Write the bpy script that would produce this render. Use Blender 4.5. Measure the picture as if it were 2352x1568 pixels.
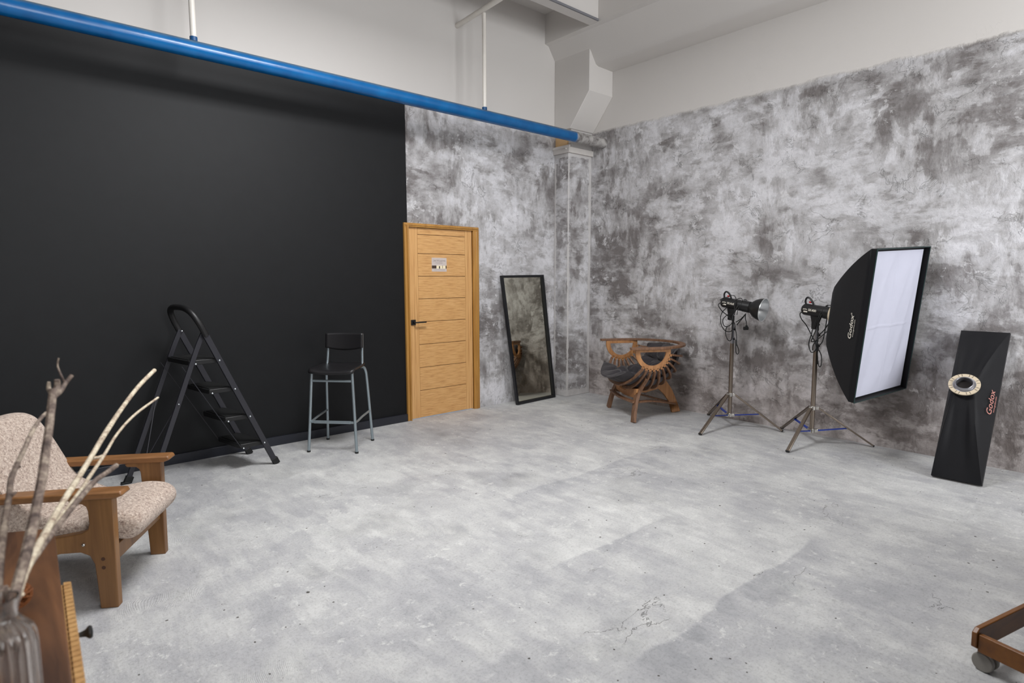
import bpy, bmesh, math, random
from mathutils import Vector, Matrix
random.seed(7)
scene = bpy.context.scene
for o in list(bpy.data.objects): bpy.data.objects.remove(o)

# ---------------------------------------------------------------- camera
cam_data = bpy.data.cameras.new('camera'); cam = bpy.data.objects.new('camera', cam_data)
scene.collection.objects.link(cam); scene.camera = cam
cam_data.sensor_width = 36.0; cam_data.lens = 1363.04 / 2352 * 36.0
cam_data.clip_start = 0.02
PITCH, YAW, ROLL = 0.104245525, 0.848177893, -0.00257604
fw = Vector((math.cos(YAW)*math.cos(PITCH), math.sin(YAW)*math.cos(PITCH), -math.sin(PITCH)))
rt = Vector((math.sin(YAW), -math.cos(YAW), 0)); up = rt.cross(fw)
rt2 = rt*math.cos(ROLL) + up*math.sin(ROLL); up2 = -rt*math.sin(ROLL) + up*math.cos(ROLL)
m = Matrix((rt2, up2, -fw)).transposed().to_4x4(); m.translation = Vector((0, 0, 1.47))
cam.matrix_world = m
cam_data.dof.use_dof = True; cam_data.dof.focus_distance = 4.6; cam_data.dof.aperture_fstop = 3.2

# ---------------------------------------------------------------- world, light, exposure
scene.view_settings.view_transform = 'Standard'; scene.view_settings.look = 'None'
scene.view_settings.gamma = 1.0; scene.view_settings.use_curve_mapping = False
scene.view_settings.exposure = 0.15
w = bpy.data.worlds.new('world'); scene.world = w; w.use_nodes = True
w.node_tree.nodes['Background'].inputs[0].default_value = (0.75, 0.85, 1.0, 1)
w.node_tree.nodes['Background'].inputs[1].default_value = 0.3
WINDOWS = [(-1.6, .25), (1.1, 1.3), (3.7, 2.0)]     # centre x, relative strength, in the wall behind the camera
WIN_W, WIN_Z0, WIN_Z1, WIN_Y = 1.9, 1.0, 4.2, -3.6
def area(name, loc, size_x, size_y, power, color, rot):
    l = bpy.data.lights.new(name, 'AREA'); l.shape = 'RECTANGLE'; l.size = size_x; l.size_y = size_y
    l.energy = power; l.color = color
    o = bpy.data.objects.new(name, l); o.location = loc; o.rotation_euler = rot
    scene.collection.objects.link(o); return o
for i, (cx, s) in enumerate(WINDOWS):
    area('daylight', (cx, WIN_Y + 0.06, (WIN_Z0+WIN_Z1)/2), WIN_W-0.1, WIN_Z1-WIN_Z0-0.1, 115*s, (.97, .985, 1.0), (math.radians(90), 0, 0))

# broad soft lamp hung high over the middle of the studio, above the picture
area('studio_lamp', (1.95, 2.65, 3.9), 1.3, 1.1, 150, (.98, .985, 1.0), (0, 0, 0))

# ---------------------------------------------------------------- helpers
def new(name, parent=None, mesh=None, **props):
    o = bpy.data.objects.new(name, mesh); scene.collection.objects.link(o)
    if parent: o.parent = parent
    for k, v in props.items(): o[k] = v
    return o
ORIG = {}
def thing(name, label, cat, loc=(0, 0, 0), group=None):
    o = new(name); o.location = loc; o['label'] = label; o['category'] = cat; o.empty_display_size = .1
    if group: o['group'] = group
    ORIG[o.name] = Vector(loc); return o
class MB:
    """collects shapes given in room coordinates"""
    def __init__(s): s.v = []; s.f = []; s.mi = []; s.cur = 0
    def add(s, vs, fs):
        n = len(s.v); s.v += [Vector(p) for p in vs]; s.f += [tuple(i+n for i in f) for f in fs]; s.mi += [s.cur]*len(fs); return s
    def box(s, a, b):
        x0, y0, z0 = a; x1, y1, z1 = b
        vs = [(x, y, z) for z in (z0, z1) for y in (y0, y1) for x in (x0, x1)]
        return s.add(vs, [(0,2,3,1),(4,5,7,6),(0,1,5,4),(2,6,7,3),(0,4,6,2),(1,3,7,5)])
    def obox(s, c, ax, ay, az, sx, sy, sz):
        c = Vector(c); ax, ay, az = Vector(ax)*sx/2, Vector(ay)*sy/2, Vector(az)*sz/2
        vs = [c + ax*i + ay*j + az*k for k in (-1, 1) for j in (-1, 1) for i in (-1, 1)]
        return s.add(vs, [(0,2,3,1),(4,5,7,6),(0,1,5,4),(2,6,7,3),(0,4,6,2),(1,3,7,5)])
    def bar(s, p, q, w, h, side):
        """rectangular bar from p to q; w along side, h across"""
        p, q = Vector(p), Vector(q); d = (q-p).normalized(); a = (Vector(side) - d*Vector(side).dot(d)).normalized(); b = d.cross(a)
        vs = [c + a*w/2*i + b*h/2*j for c in (p, q) for i, j in ((-1,-1),(1,-1),(1,1),(-1,1))]
        return s.add(vs, [(3,2,1,0),(4,5,6,7),(0,1,5,4),(1,2,6,5),(2,3,7,6),(3,0,4,7)])
    def prism(s, poly, frame, t0, t1):
        """poly in (u,v); frame = (origin,U,V,N)"""
        o, U, V, N = [Vector(k) for k in frame]; n = len(poly)
        vs = [o + U*a + V*b + N*t0 for a, b in poly] + [o + U*a + V*b + N*t1 for a, b in poly]
        return s.add(vs, [tuple(range(n))[::-1], tuple(range(n, 2*n))] + [(i, (i+1) % n, (i+1) % n+n, i+n) for i in range(n)])
    def tube(s, pts, r, n=10, smooth=0, flat=None):
        """round tube; r number or list; flat=(side vector, w scale) squashes"""
        pts = [Vector(p) for p in pts]
        rs = r if isinstance(r, (list, tuple)) else [r]*len(pts)
        if smooth:
            P, Rr = [], []
            for i in range(len(pts)-1):
                p0, p1, p2, p3 = pts[max(i-1, 0)], pts[i], pts[i+1], pts[min(i+2, len(pts)-1)]
                for k in range(smooth):
                    t = k/smooth
                    P.append(0.5*((2*p1)+(p2-p0)*t+(2*p0-5*p1+4*p2-p3)*t*t+(3*p1-p0-3*p2+p3)*t**3)); Rr.append(rs[i]*(1-t)+rs[i+1]*t)
            pts = P+[pts[-1]]; rs = Rr+[rs[-1]]
        base = len(s.v); rings = []
        d0 = (pts[1]-pts[0]).normalized(); a = d0.orthogonal().normalized()
        if flat: a = (Vector(flat[0]) - d0*Vector(flat[0]).dot(d0)).normalized()
        for i, p in enumerate(pts):
            d = (pts[min(i+1, len(pts)-1)] - pts[max(i-1, 0)]).normalized()
            a = (a - d*a.dot(d)).normalized() if not flat else (Vector(flat[0]) - d*Vector(flat[0]).dot(d)).normalized()
            b = d.cross(a); fx = flat[1] if flat else 1
            rings.append([p + (a*math.cos(2*math.pi*k/n)*fx + b*math.sin(2*math.pi*k/n))*rs[i] for k in range(n)])
        vs = [q for ring in rings for q in ring]; fs = []
        for i in range(len(rings)-1):
            for k in range(n): fs.append((i*n+k, i*n+(k+1) % n, (i+1)*n+(k+1) % n, (i+1)*n+k))
        fs.append(tuple(range(n))[::-1]); fs.append(tuple((len(rings)-1)*n+k for k in range(n)))
        return s.add(vs, fs)
    def sweep(s, pts, w, h, side, smooth=0):
        """rectangular section swept along points; side = vector or list giving the w direction"""
        pts = [Vector(p) for p in pts]
        if smooth:
            P = []
            for i in range(len(pts)-1):
                p0, p1, p2, p3 = pts[max(i-1, 0)], pts[i], pts[i+1], pts[min(i+2, len(pts)-1)]
                for k in range(smooth):
                    t = k/smooth; P.append(0.5*((2*p1)+(p2-p0)*t+(2*p0-5*p1+4*p2-p3)*t*t+(3*p1-p0-3*p2+p3)*t**3))
            pts = P+[pts[-1]]
        if smooth and isinstance(w, list): w = [w[i//smooth]*(1-(i % smooth)/smooth)+w[min(i//smooth+1, len(w)-1)]*((i % smooth)/smooth) for i in range(len(pts))]
        vs = []
        for i, p in enumerate(pts):
            d = (pts[min(i+1, len(pts)-1)] - pts[max(i-1, 0)]).normalized()
            sd = Vector(side[min(i, len(side)-1)]) if isinstance(side, list) else Vector(side)
            a = (sd - d*sd.dot(d)).normalized(); b = d.cross(a)
            ww = w[i] if isinstance(w, list) else w; hh = h[i] if isinstance(h, list) else h
            vs += [p + a*ww/2*i_ + b*hh/2*j for i_, j in ((-1,-1),(1,-1),(1,1),(-1,1))]
        fs = [(3,2,1,0), tuple(len(vs)-4+k for k in range(4))]
        for i in range(len(pts)-1):
            for k in range(4): fs.append((i*4+k, i*4+(k+1) % 4, i*4+4+(k+1) % 4, i*4+4+k))
        return s.add(vs, fs)
    def lathe(s, prof, o, axis, n=32, closed=False):
        """prof = [(distance along axis, radius)]"""
        o = Vector(o); ax = Vector(axis).normalized(); a = ax.orthogonal().normalized(); b = ax.cross(a)
        vs = [o + ax*t + (a*math.cos(2*math.pi*k/n)+b*math.sin(2*math.pi*k/n))*max(r, 1e-5) for t, r in prof for k in range(n)]
        fs = [(i*n+k, i*n+(k+1) % n, (i+1)*n+(k+1) % n, (i+1)*n+k) for i in range(len(prof)-1) for k in range(n)]
        if closed: fs += [((len(prof)-1)*n+k, (len(prof)-1)*n+(k+1) % n, (k+1) % n, k) for k in range(n)]
        return s.add(vs, fs)
    def grid(s, fn, nu, nv, wrap=False):
        vs = [fn(i/nu, j/nv) for i in range(nu+1) for j in range(nv+1)]
        return s.add(vs, [(i*(nv+1)+j, (i+1)*(nv+1)+j, (i+1)*(nv+1)+j+1, i*(nv+1)+j+1) for i in range(nu) for j in range(nv)])
    def sphere(s, c, r, n=12, sc=(1,1,1)):
        c = Vector(c); vs = []; fs = []
        for i in range(n+1):
            for k in range(2*n):
                th = math.pi*i/n; ph = math.pi*k/n
                vs.append(c + Vector((math.sin(th)*math.cos(ph)*sc[0], math.sin(th)*math.sin(ph)*sc[1], math.cos(th)*sc[2]))*r)
        for i in range(n):
            for k in range(2*n): fs.append((i*2*n+k, (i+1)*2*n+k, (i+1)*2*n+(k+1) % (2*n), i*2*n+(k+1) % (2*n)))
        return s.add(vs, fs)
    def build(s, name, mat, parent=None, bevel=0, angle=35, subd=0, flip=False, **props):
        off = Vector((0, 0, 0)); p = parent
        while p is not None: off += Vector(p.location); p = p.parent
        me = bpy.data.meshes.new(name); me.from_pydata([v-off for v in s.v], [], s.f)
        for mt in (mat if isinstance(mat, list) else [mat]): me.materials.append(mt)
        if isinstance(mat, list): me.polygons.foreach_set('material_index', s.mi)
        bm = bmesh.new(); bm.from_mesh(me); bmesh.ops.remove_doubles(bm, verts=bm.verts, dist=1e-5)
        bmesh.ops.recalc_face_normals(bm, faces=bm.faces)
        if flip: bmesh.ops.reverse_faces(bm, faces=bm.faces)
        bm.to_mesh(me); bm.free()
        me.shade_smooth(); me.set_sharp_from_angle(angle=math.radians(angle))
        o = new(name, parent, me, **props)
        if bevel:
            b = o.modifiers.new('bevel', 'BEVEL'); b.width = bevel; b.segments = 2; b.limit_method = 'ANGLE'; b.angle_limit = math.radians(40); b.harden_normals = False
        if subd:
            b = o.modifiers.new('subd', 'SUBSURF'); b.levels = subd; b.render_levels = subd
        return o
def arc(cx, cy, r, a0, a1, n=8):
    return [(cx+r*math.cos(math.radians(a0+(a1-a0)*i/n)), cy+r*math.sin(math.radians(a0+(a1-a0)*i/n))) for i in range(n+1)]

# ---------------------------------------------------------------- materials
class NT:
    def __init__(s, name):
        s.m = bpy.data.materials.new(name); s.m.use_nodes = True; s.t = s.m.node_tree; s.n = s.t.nodes; s.b = s.n['Principled BSDF']
    def node(s, typ, **kw):
        n = s.n.new(typ)
        for k, v in kw.items(): setattr(n, k, v)
        return n
    def link(s, a, b): s.t.links.new(a, b)
    def inp(s, sock, v):
        if hasattr(v, 'is_output') or isinstance(v, bpy.types.NodeSocket): s.link(v, sock)
        else: sock.default_value = v
    def math(s, op, a, b=0.0, c=0.0, clamp=False):
        n = s.node('ShaderNodeMath', operation=op, use_clamp=clamp)
        s.inp(n.inputs[0], a); s.inp(n.inputs[1], b)
        if op in ('MULTIPLY_ADD', 'SMOOTH_MIN'): s.inp(n.inputs[2], c)
        return n.outputs[0]
    def pos(s): return s.node('ShaderNodeNewGeometry').outputs['Position']
    def obj(s): return s.node('ShaderNodeTexCoord').outputs['Object']
    def mapping(s, v, scale=(1,1,1), rot=(0,0,0), loc=(0,0,0)):
        n = s.node('ShaderNodeMapping'); s.link(v, n.inputs[0]); n.inputs[1].default_value = loc
        n.inputs[2].default_value = rot; n.inputs[3].default_value = scale; return n.outputs[0]
    def noise(s, v, scale, detail=6, rough=.55, dist=0.0, color=False):
        n = s.node('ShaderNodeTexNoise'); s.link(v, n.inputs['Vector']); n.inputs['Scale'].default_value = scale
        n.inputs['Detail'].default_value = detail; n.inputs['Roughness'].default_value = rough; n.inputs['Distortion'].default_value = dist
        return n.outputs['Color' if color else 'Fac']
    def ramp(s, f, stops, interp='LINEAR'):
        n = s.node('ShaderNodeValToRGB'); n.color_ramp.interpolation = interp; e = n.color_ramp.elements
        while len(e) < len(stops): e.new(.5)
        for k, (p, c) in enumerate(stops):
            e[k].position = p; e[k].color = (c, c, c, 1) if isinstance(c, (int, float)) else (*c, 1)
        s.link(f, n.inputs[0]); return n.outputs[0]
    def smooth(s, v, a, b):
        n = s.node('ShaderNodeMapRange', interpolation_type='SMOOTHSTEP'); s.link(v, n.inputs[0])
        n.inputs[1].default_value = a; n.inputs[2].default_value = b; return n.outputs[0]
    def mix(s, f, a, b, mode='MIX'):
        n = s.node('ShaderNodeMix', data_type='RGBA', blend_type=mode)
        s.inp(n.inputs[0], f); s.inp(n.inputs[6], a if not isinstance(a, tuple) else (*a, 1)); s.inp(n.inputs[7], b if not isinstance(b, tuple) else (*b, 1))
        return n.outputs[2]
    def xyz(s, v):
        n = s.node('ShaderNodeSeparateXYZ'); s.link(v, n.inputs[0]); return n.outputs
    def comb(s, x, y, z):
        n = s.node('ShaderNodeCombineXYZ'); s.inp(n.inputs[0], x); s.inp(n.inputs[1], y); s.inp(n.inputs[2], z); return n.outputs[0]
    def warp(s, v, scale, amt):
        n = s.noise(v, scale, 3, .5, 0, True)
        a = s.node('ShaderNodeVectorMath', operation='SUBTRACT'); s.link(n, a.inputs[0]); a.inputs[1].default_value = (.5,.5,.5)
        b = s.node('ShaderNodeVectorMath', operation='MULTIPLY_ADD'); s.link(a.outputs[0], b.inputs[0]); b.inputs[1].default_value = (amt,)*3; s.link(v, b.inputs[2])
        return b.outputs[0]
    def bump(s, h, strength, dist=.01):
        n = s.node('ShaderNodeBump'); n.inputs['Strength'].default_value = strength; n.inputs['Distance'].default_value = dist
        s.link(h, n.inputs['Height']); s.link(n.outputs[0], s.b.inputs['Normal']); return n
    def done(s, base=None, rough=.5, metal=0.0, spec=None):
        if base is not None: s.inp(s.b.inputs['Base Color'], (*base, 1) if isinstance(base, tuple) else base)
        s.inp(s.b.inputs['Roughness'], rough); s.b.inputs['Metallic'].default_value = metal
        if spec is not None: s.b.inputs['Specular IOR Level'].default_value = spec
        return s.m
def srgb(r, g, b):
    return tuple((c/255/12.92 if c/255 <= .04045 else ((c/255+.055)/1.055)**2.4) for c in (r, g, b))
def plain(name, col, rough=.5, metal=0.0, var=.06, scale=30, bump=0.0, spec=None):
    t = NT(name); v = t.obj(); f = t.noise(v, scale, 4)
    c = t.mix(f, tuple(x*(1-var) for x in col), tuple(min(1, x*(1+var)) for x in col))
    if bump: t.bump(t.noise(v, scale*4, 4), bump, .002)
    return t.done(c, rough, metal, spec)
def wood(name, light, dark, axis, scale=1.0, rough=.45, contrast=1.0, figure=.5):
    """grain runs along the given axis (0,1,2) of the room"""
    t = NT(name); v = t.pos(); sc = [34*scale]*3; sc[axis] = 1.6*scale
    vm = t.mapping(v, tuple(sc)); n1 = t.noise(vm, 1.0, 6, .6, .6)
    sc2 = [7*scale]*3; sc2[axis] = .9*scale; n2 = t.noise(t.mapping(v, tuple(sc2)), 1.0, 4, .55, 1.8)
    f = t.math('ADD', t.math('MULTIPLY', n1, 1-figure), t.math('MULTIPLY', n2, figure))
    f = t.ramp(f, [(.5-.16/contrast, 0.0), (.5+.16/contrast, 1.0)])
    t.bump(n1, .15, .002)
    return t.done(t.mix(f, dark, light), rough)

def plaster_tone(t, blobs, off=(0, 0, 0), fine_scale=1.0):
    """mottled trowelled plaster in wall coordinates (x-y, z); returns tone 0..1 and a height"""
    X = t.xyz(t.pos()); u = t.math('SUBTRACT', X[0], X[1]); z = X[2]
    p = t.comb(t.math('ADD', u, off[0]), t.math('ADD', z, off[1]), off[2])
    pw = t.warp(p, 1.3, .14)
    big = t.noise(pw, .9, 4, .55, .1)
    mid = t.noise(t.warp(p, 9, .035), 3.6, 12, .66, .15)
    pat = t.noise(t.mapping(pw, (1, 1.25, 1), (0, 0, .5), (3.1, 1.7, 0)), 2.7, 12, .62, .2)
    st1 = t.noise(t.mapping(pw, (11, 4, 1), (0, 0, .75)), 1.0, 10, .62, .15)
    st2 = t.noise(t.mapping(pw, (4, 11, 1), (0, 0, .22)), 1.0, 10, .66, .15)
    sel = t.smooth(t.noise(p, 1.1, 3), .45, .55)
    st = t.math('ADD', t.math('MULTIPLY', st1, sel), t.math('MULTIPLY', st2, t.math('SUBTRACT', 1.0, sel)))
    pk = t.math('SUBTRACT', t.smooth(t.math('ADD', pat, t.math('MULTIPLY', t.math('SUBTRACT', st, .5), .35)), .475, .535), .5)
    tone = t.math('ADD', t.math('MULTIPLY', t.math('SUBTRACT', big, .5), .55), t.math('ADD', t.math('MULTIPLY', t.math('SUBTRACT', mid, .5), .55), t.math('MULTIPLY', t.math('SUBTRACT', st, .5), .50)))
    tone = t.math('ADD', t.math('ADD', tone, .535), t.math('MULTIPLY', pk, .085))
    rag = t.math('MULTIPLY', t.math('SUBTRACT', mid, .5), 1.2)
    for (cu, cz, ru, rz, amt) in blobs:
        du = t.math('DIVIDE', t.math('SUBTRACT', u, cu), ru); dz = t.math('DIVIDE', t.math('SUBTRACT', z, cz), rz)
        d = t.math('ADD', t.math('SQRT', t.math('ADD', t.math('MULTIPLY', du, du), t.math('MULTIPLY', dz, dz))), rag)
        tone = t.math('ADD', tone, t.math('MULTIPLY', t.math('SUBTRACT', 1.0, t.smooth(d, .35, 1.25)), amt*.72))
    crest = t.noise(t.warp(p, 12, .03), 6.5*fine_scale, 12, .74, .3)
    fleck = t.math('MULTIPLY', t.smooth(crest, .56, .61), t.smooth(t.noise(p, 1.5, 5, .6), .46, .58))
    h = t.math('ADD', t.math('MULTIPLY', st, .5), t.math('MULTIPLY', crest, .6))
    ridge = t.math('ABSOLUTE', t.math('SUBTRACT', t.noise(t.warp(p, 3, .25), 4.2, 6, .6, .8), .5))
    line = t.math('MULTIPLY', t.math('SUBTRACT', 1.0, t.smooth(ridge, .0, .010)), t.smooth(t.noise(p, 3.3, 3), .5, .6))
    h = t.math('ADD', h, t.math('MULTIPLY', line, .22))
    return tone, fleck, line, h, u, z, p, crest
def plaster_color(t, tone, fleck, line, warm=1.0):
    c = t.ramp(tone, [(.34, srgb(124, 119, 118)), (.45, srgb(158, 155, 155)), (.53, srgb(187, 185, 186)), (.65, srgb(214, 213, 216)), (.78, srgb(230, 229, 233))])
    c = t.mix(t.math('MULTIPLY', fleck, .75), c, srgb(226, 225, 227))
    c = t.mix(1.0, c, t.ramp(t.noise(t.pos(), 26, 8, .75), [(.36, .82), (.5, 1.0), (.7, 1.0)]), 'MULTIPLY')
    c = t.mix(t.math('MULTIPLY', line, .12), c, srgb(205, 203, 200))
    return c
WHITE = srgb(212, 208, 204)
def mat_wall_right():
    t = NT('plaster_right_wall')
    # u = x - y ; on this wall x = 5.8
    B = [(1.3, 2.3, .55, 1.1, -.10), (3.2, 2.2, .8, .6, .12), (3.5, 1.5, .6, .5, .09), (2.3, 1.5, .4, .5, .05), (2.8, .8, .45, .35, -.11), (2.75, 1.55, .22, .25, -.12),
         (4.6, .6, 1.2, .6, -.13), (4.9, 3.1, .45, .4, -.12), (3.75, .75, .6, .5, -.08), (1.85, 2.5, .22, .15, -.14), (1.85, 3.0, .18, .14, -.16), (2.45, 3.0, .09, .12, -.16), (2.95, 2.95, .16, .1, -.18),
         (3.35, 2.9, .15, .1, -.18), (3.4, 3.17, .14, .06, -.2), (2.9, 3.2, .1, .05, -.15), (2.86, 2.5, .12, .1, -.12), (3.45, 2.4, .1, .2, -.12), (3.05, 1.85, .17, .2, -.14), (4.0, 2.9, .12, .35, -.12), (3.1, 1.5, .22, .07, -.16),
         (.9, 1.3, .35, .9, -.07), (1.9, 1.4, .4, .3, .06), (4.6, 2.1, .5, .3, .06), (5.0, 1.4, .4, .3, .05), (2.2, 2.9, 1.4, .5, .08), (1.5, .6, .4, .4, -.05)]
    tone, fleck, line, h, u, z, p, crest = plaster_tone(t, B)  # B: plaster patches, partly light and shade put into the tone
    c = plaster_color(t, tone, fleck, line)
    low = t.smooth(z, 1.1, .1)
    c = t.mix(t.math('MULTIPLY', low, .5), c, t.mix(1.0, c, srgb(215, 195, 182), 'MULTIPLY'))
    edge = t.math('ADD', z, t.math('MULTIPLY', t.math('SUBTRACT', t.noise(p, 3.0, 8, .7), .5), .10))
    wm = t.smooth(edge, 3.24, 3.285)
    c = t.mix(wm, c, WHITE)
    hh = t.math('MULTIPLY', h, t.math('SUBTRACT', 1.0, t.math('MULTIPLY', wm, .93)))
    t.bump(hh, 1.0, .022)
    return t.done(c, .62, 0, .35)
def mat_wall_left():
    t = NT('plaster_left_wall')
    B = [(-1.55, 2.9, .8, .5, -.04), (-.6, 1.7, .5, .4, .06), (-.95, 1.6, .3, .5, .10), (-.5, 2.75, .5, .35, -.10), (-.8, .85, .6, .3, -.08), (-.95, .2, .3, .25, .08), (-1.3, 2.4, .6, .25, .06), (-.85, 2.15, .2, .2, -.1), (-.35, 1.3, .2, .5, .05)]
    tone, fleck, line, h, u, z, p, crest = plaster_tone(t, B, (11.3, 2.2, 4.0))
    c = plaster_color(t, tone, fleck, line)
    X = t.xyz(t.pos())
    edge = t.math('ADD', z, t.math('MULTIPLY', t.math('SUBTRACT', t.noise(p, 2.5, 8, .7), .5), .16))
    wm = t.smooth(edge, 3.20, 3.225)
    c = t.mix(wm, c, WHITE)
    blk = t.ramp(t.noise(t.obj(), 9, 5), [(.3, srgb(15, 16, 18)), (.7, srgb(18, 19, 21))])
    xe = t.math('ADD', X[0], t.math('MULTIPLY', t.math('SUBTRACT', t.noise(p, 14, 5, .6), .5), .012))
    bm_ = t.math('MULTIPLY', t.math('LESS_THAN', xe, 3.255), t.math('LESS_THAN', t.math('ADD', z, t.math('MULTIPLY', t.noise(p, 5, 3), .01)), 3.215))
    c = t.mix(bm_, c, blk)
    hh = t.math('MULTIPLY', h, t.math('SUBTRACT', 1.0, t.math('MULTIPLY', t.math('MAXIMUM', wm, bm_), .985)))
    t.bump(hh, .9, .022)
    return t.done(c, t.math('ADD', .7, t.math('MULTIPLY', bm_, -.12)), 0, .3)
def mat_pillar():
    t = NT('plaster_pillar')
    tone, fleck, line, h, u, z, p, crest = plaster_tone(t, [(.4, 1.6, .6, 2.5, -.07)], (5.1, 7.2, 1.0))
    c = plaster_color(t, tone, fleck, line)
    # pale unpainted strips down the corners and along the foot
    X = t.xyz(t.pos()); rag = t.math('MULTIPLY', t.math('SUBTRACT', crest, .5), .10)
    def strip(v, at, wdt):
        return t.math('LESS_THAN', t.math('ADD', t.math('ABSOLUTE', t.math('SUBTRACT', v, at)), rag), wdt)
    e = t.math('MAXIMUM', strip(X[0], 5.78, .03), t.math('MULTIPLY', strip(X[1], 5.06, .012), strip(X[0], 5.38, .02)))
    e = t.math('MAXIMUM', e, t.math('MULTIPLY', strip(X[1], 5.285, .02), t.math('LESS_THAN', X[0], 5.39)))
    e = t.math('MAXIMUM', e, t.math('MAXIMUM', t.math('LESS_THAN', t.math('ADD', z, t.math('MULTIPLY', rag, 2.5)), .09), t.math('GREATER_THAN', t.math('ADD', z, rag), 2.95)))
    c = t.mix(t.math('MULTIPLY', e, .8), c, srgb(205, 202, 200))
    t.bump(h, .5, .02)
    return t.done(c, .7, 0, .3)
def mat_white():
    t = NT('white_paint'); v = t.pos(); n = t.noise(v, 2.2, 5, .6)
    c = t.mix(n, tuple(x*.97 for x in WHITE), WHITE); t.bump(t.noise(v, 9, 5), .08, .01); return t.done(c, .65, 0, .3)
def mat_floor():
    t = NT('floor_screed'); v = t.pos(); X = t.xyz(v)
    p = t.mapping(v, (1, 1, 0)); pw = t.warp(p, 1.1, .18)
    big = t.noise(pw, .75, 4, .5, .1); mid = t.noise(t.warp(p, 8, .04), 3.2, 12, .68, .1)
    pat = t.noise(t.mapping(pw, (1.3, 1, 1), (0, 0, .3), (5, 1, 0)), 2.2, 11, .6, .15)
    st1 = t.noise(t.mapping(pw, (10, 2.6, 1), (0, 0, .35)), 1.0, 11, .64, .1)
    st2 = t.noise(t.mapping(pw, (11, 3, 1), (0, 0, -.5)), 1.0, 11, .64, .1)
    sel = t.smooth(t.noise(p, .9, 2), .46, .54)
    st = t.math('ADD', t.math('MULTIPLY', st1, sel), t.math('MULTIPLY', st2, t.math('SUBTRACT', 1.0, sel)))
    pk = t.math('SUBTRACT', t.smooth(t.math('ADD', pat, t.math('MULTIPLY', t.math('SUBTRACT', st, .5), .3)), .48, .55), .5)
    tone = t.math('ADD', t.math('MULTIPLY', t.math('SUBTRACT', big, .5), .26), t.math('ADD', t.math('MULTIPLY', t.math('SUBTRACT', mid, .5), .34), t.math('MULTIPLY', t.math('SUBTRACT', st, .5), .24)))
    tone = t.math('ADD', t.math('ADD', tone, .53), t.math('MULTIPLY', pk, .035))
    # window-light shadow edges painted into the floor tone as straight light and dark steps
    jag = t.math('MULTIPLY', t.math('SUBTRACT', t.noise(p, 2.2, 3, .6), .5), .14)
    def light_step(y0, x0, x1, amt, wdt):
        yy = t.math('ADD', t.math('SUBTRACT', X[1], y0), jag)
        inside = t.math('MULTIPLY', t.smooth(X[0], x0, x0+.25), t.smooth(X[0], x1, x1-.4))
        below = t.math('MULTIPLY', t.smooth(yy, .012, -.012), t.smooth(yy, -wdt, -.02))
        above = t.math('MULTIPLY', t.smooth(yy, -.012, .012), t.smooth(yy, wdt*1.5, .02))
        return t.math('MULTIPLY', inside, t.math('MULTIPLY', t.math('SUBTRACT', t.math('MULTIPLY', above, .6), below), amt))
    tone = t.math('ADD', tone, light_step(2.04, 1.9, 3.2, .065, .28)); tone = t.math('ADD', tone, light_step(1.3, 1.7, 3.6, .08, .25)); tone = t.math('ADD', tone, light_step(2.95, 2.4, 4.6, .05, .3))
    c = t.ramp(tone, [(.38, srgb(162, 163, 166)), (.47, srgb(182, 182, 184)), (.55, srgb(200, 200, 199)), (.68, srgb(226, 226, 223))])
    fine = t.noise(t.warp(p, 14, .03), 15, 12, .78, .2)
    fl = t.math('MULTIPLY', t.smooth(fine, .55, .62), t.smooth(t.noise(p, 2.2, 5, .6), .42, .56))
    c = t.mix(t.math('MULTIPLY', fl, .6), c, srgb(230, 230, 226))
    dk = t.math('MULTIPLY', t.smooth(fine, .45, .38), t.smooth(t.noise(t.mapping(p, (1,1,1), (0,0,0), (3,7,0)), 2.1, 4), .48, .62))
    c = t.mix(t.math('MULTIPLY', dk, .35), c, srgb(140, 140, 140))
    gr = t.noise(p, 75, 3, .8); c = t.mix(1.0, c, t.ramp(gr, [(.35, .80), (.5, 1.0), (.68, 1.0)]), 'MULTIPLY')
    pit = t.math('GREATER_THAN', t.noise(p, 38, 1, .2), .80); c = t.mix(pit, c, srgb(80, 76, 72))
    crack = t.math('ABSOLUTE', t.math('SUBTRACT', t.noise(t.mapping(t.warp(p, 5, .03), (1, 2.2, 1), (0, 0, .6)), .9, 7, .55, .2), .5))
    cm = t.math('MULTIPLY', t.math('SUBTRACT', 1.0, t.smooth(crack, 0, .0016)), t.smooth(t.noise(t.mapping(p, (1,1,1), (0,0,0), (9,2,0)), 1.3, 2), .62, .66))
    c = t.mix(t.math('MULTIPLY', cm, .6), c, srgb(120, 118, 115))
    # comb ridges left by the notched trowel, in patches
    wv = t.node('ShaderNodeTexWave'); t.link(t.mapping(t.warp(p, .9, .8), (1,1,1), (0,0,.5)), wv.inputs[0]); wv.inputs['Scale'].default_value = 55; wv.inputs['Distortion'].default_value = 1.0
    rid = t.math('MULTIPLY', wv.outputs['Fac'], t.smooth(t.noise(t.mapping(p, (1,1,1), (0,0,0), (4,4,0)), 1.6, 3), .52, .64))
    h = t.math('ADD', t.math('MULTIPLY', st, .7), t.math('ADD', t.math('MULTIPLY', fine, .55), t.math('MULTIPLY', rid, .09)))
    h = t.math('SUBTRACT', h, t.math('MULTIPLY', cm, .3))
    t.bump(h, 1.0, .016)
    return t.done(c, t.ramp(mid, [(.3, .42), (.7, .62)]), 0, .35)
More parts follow.
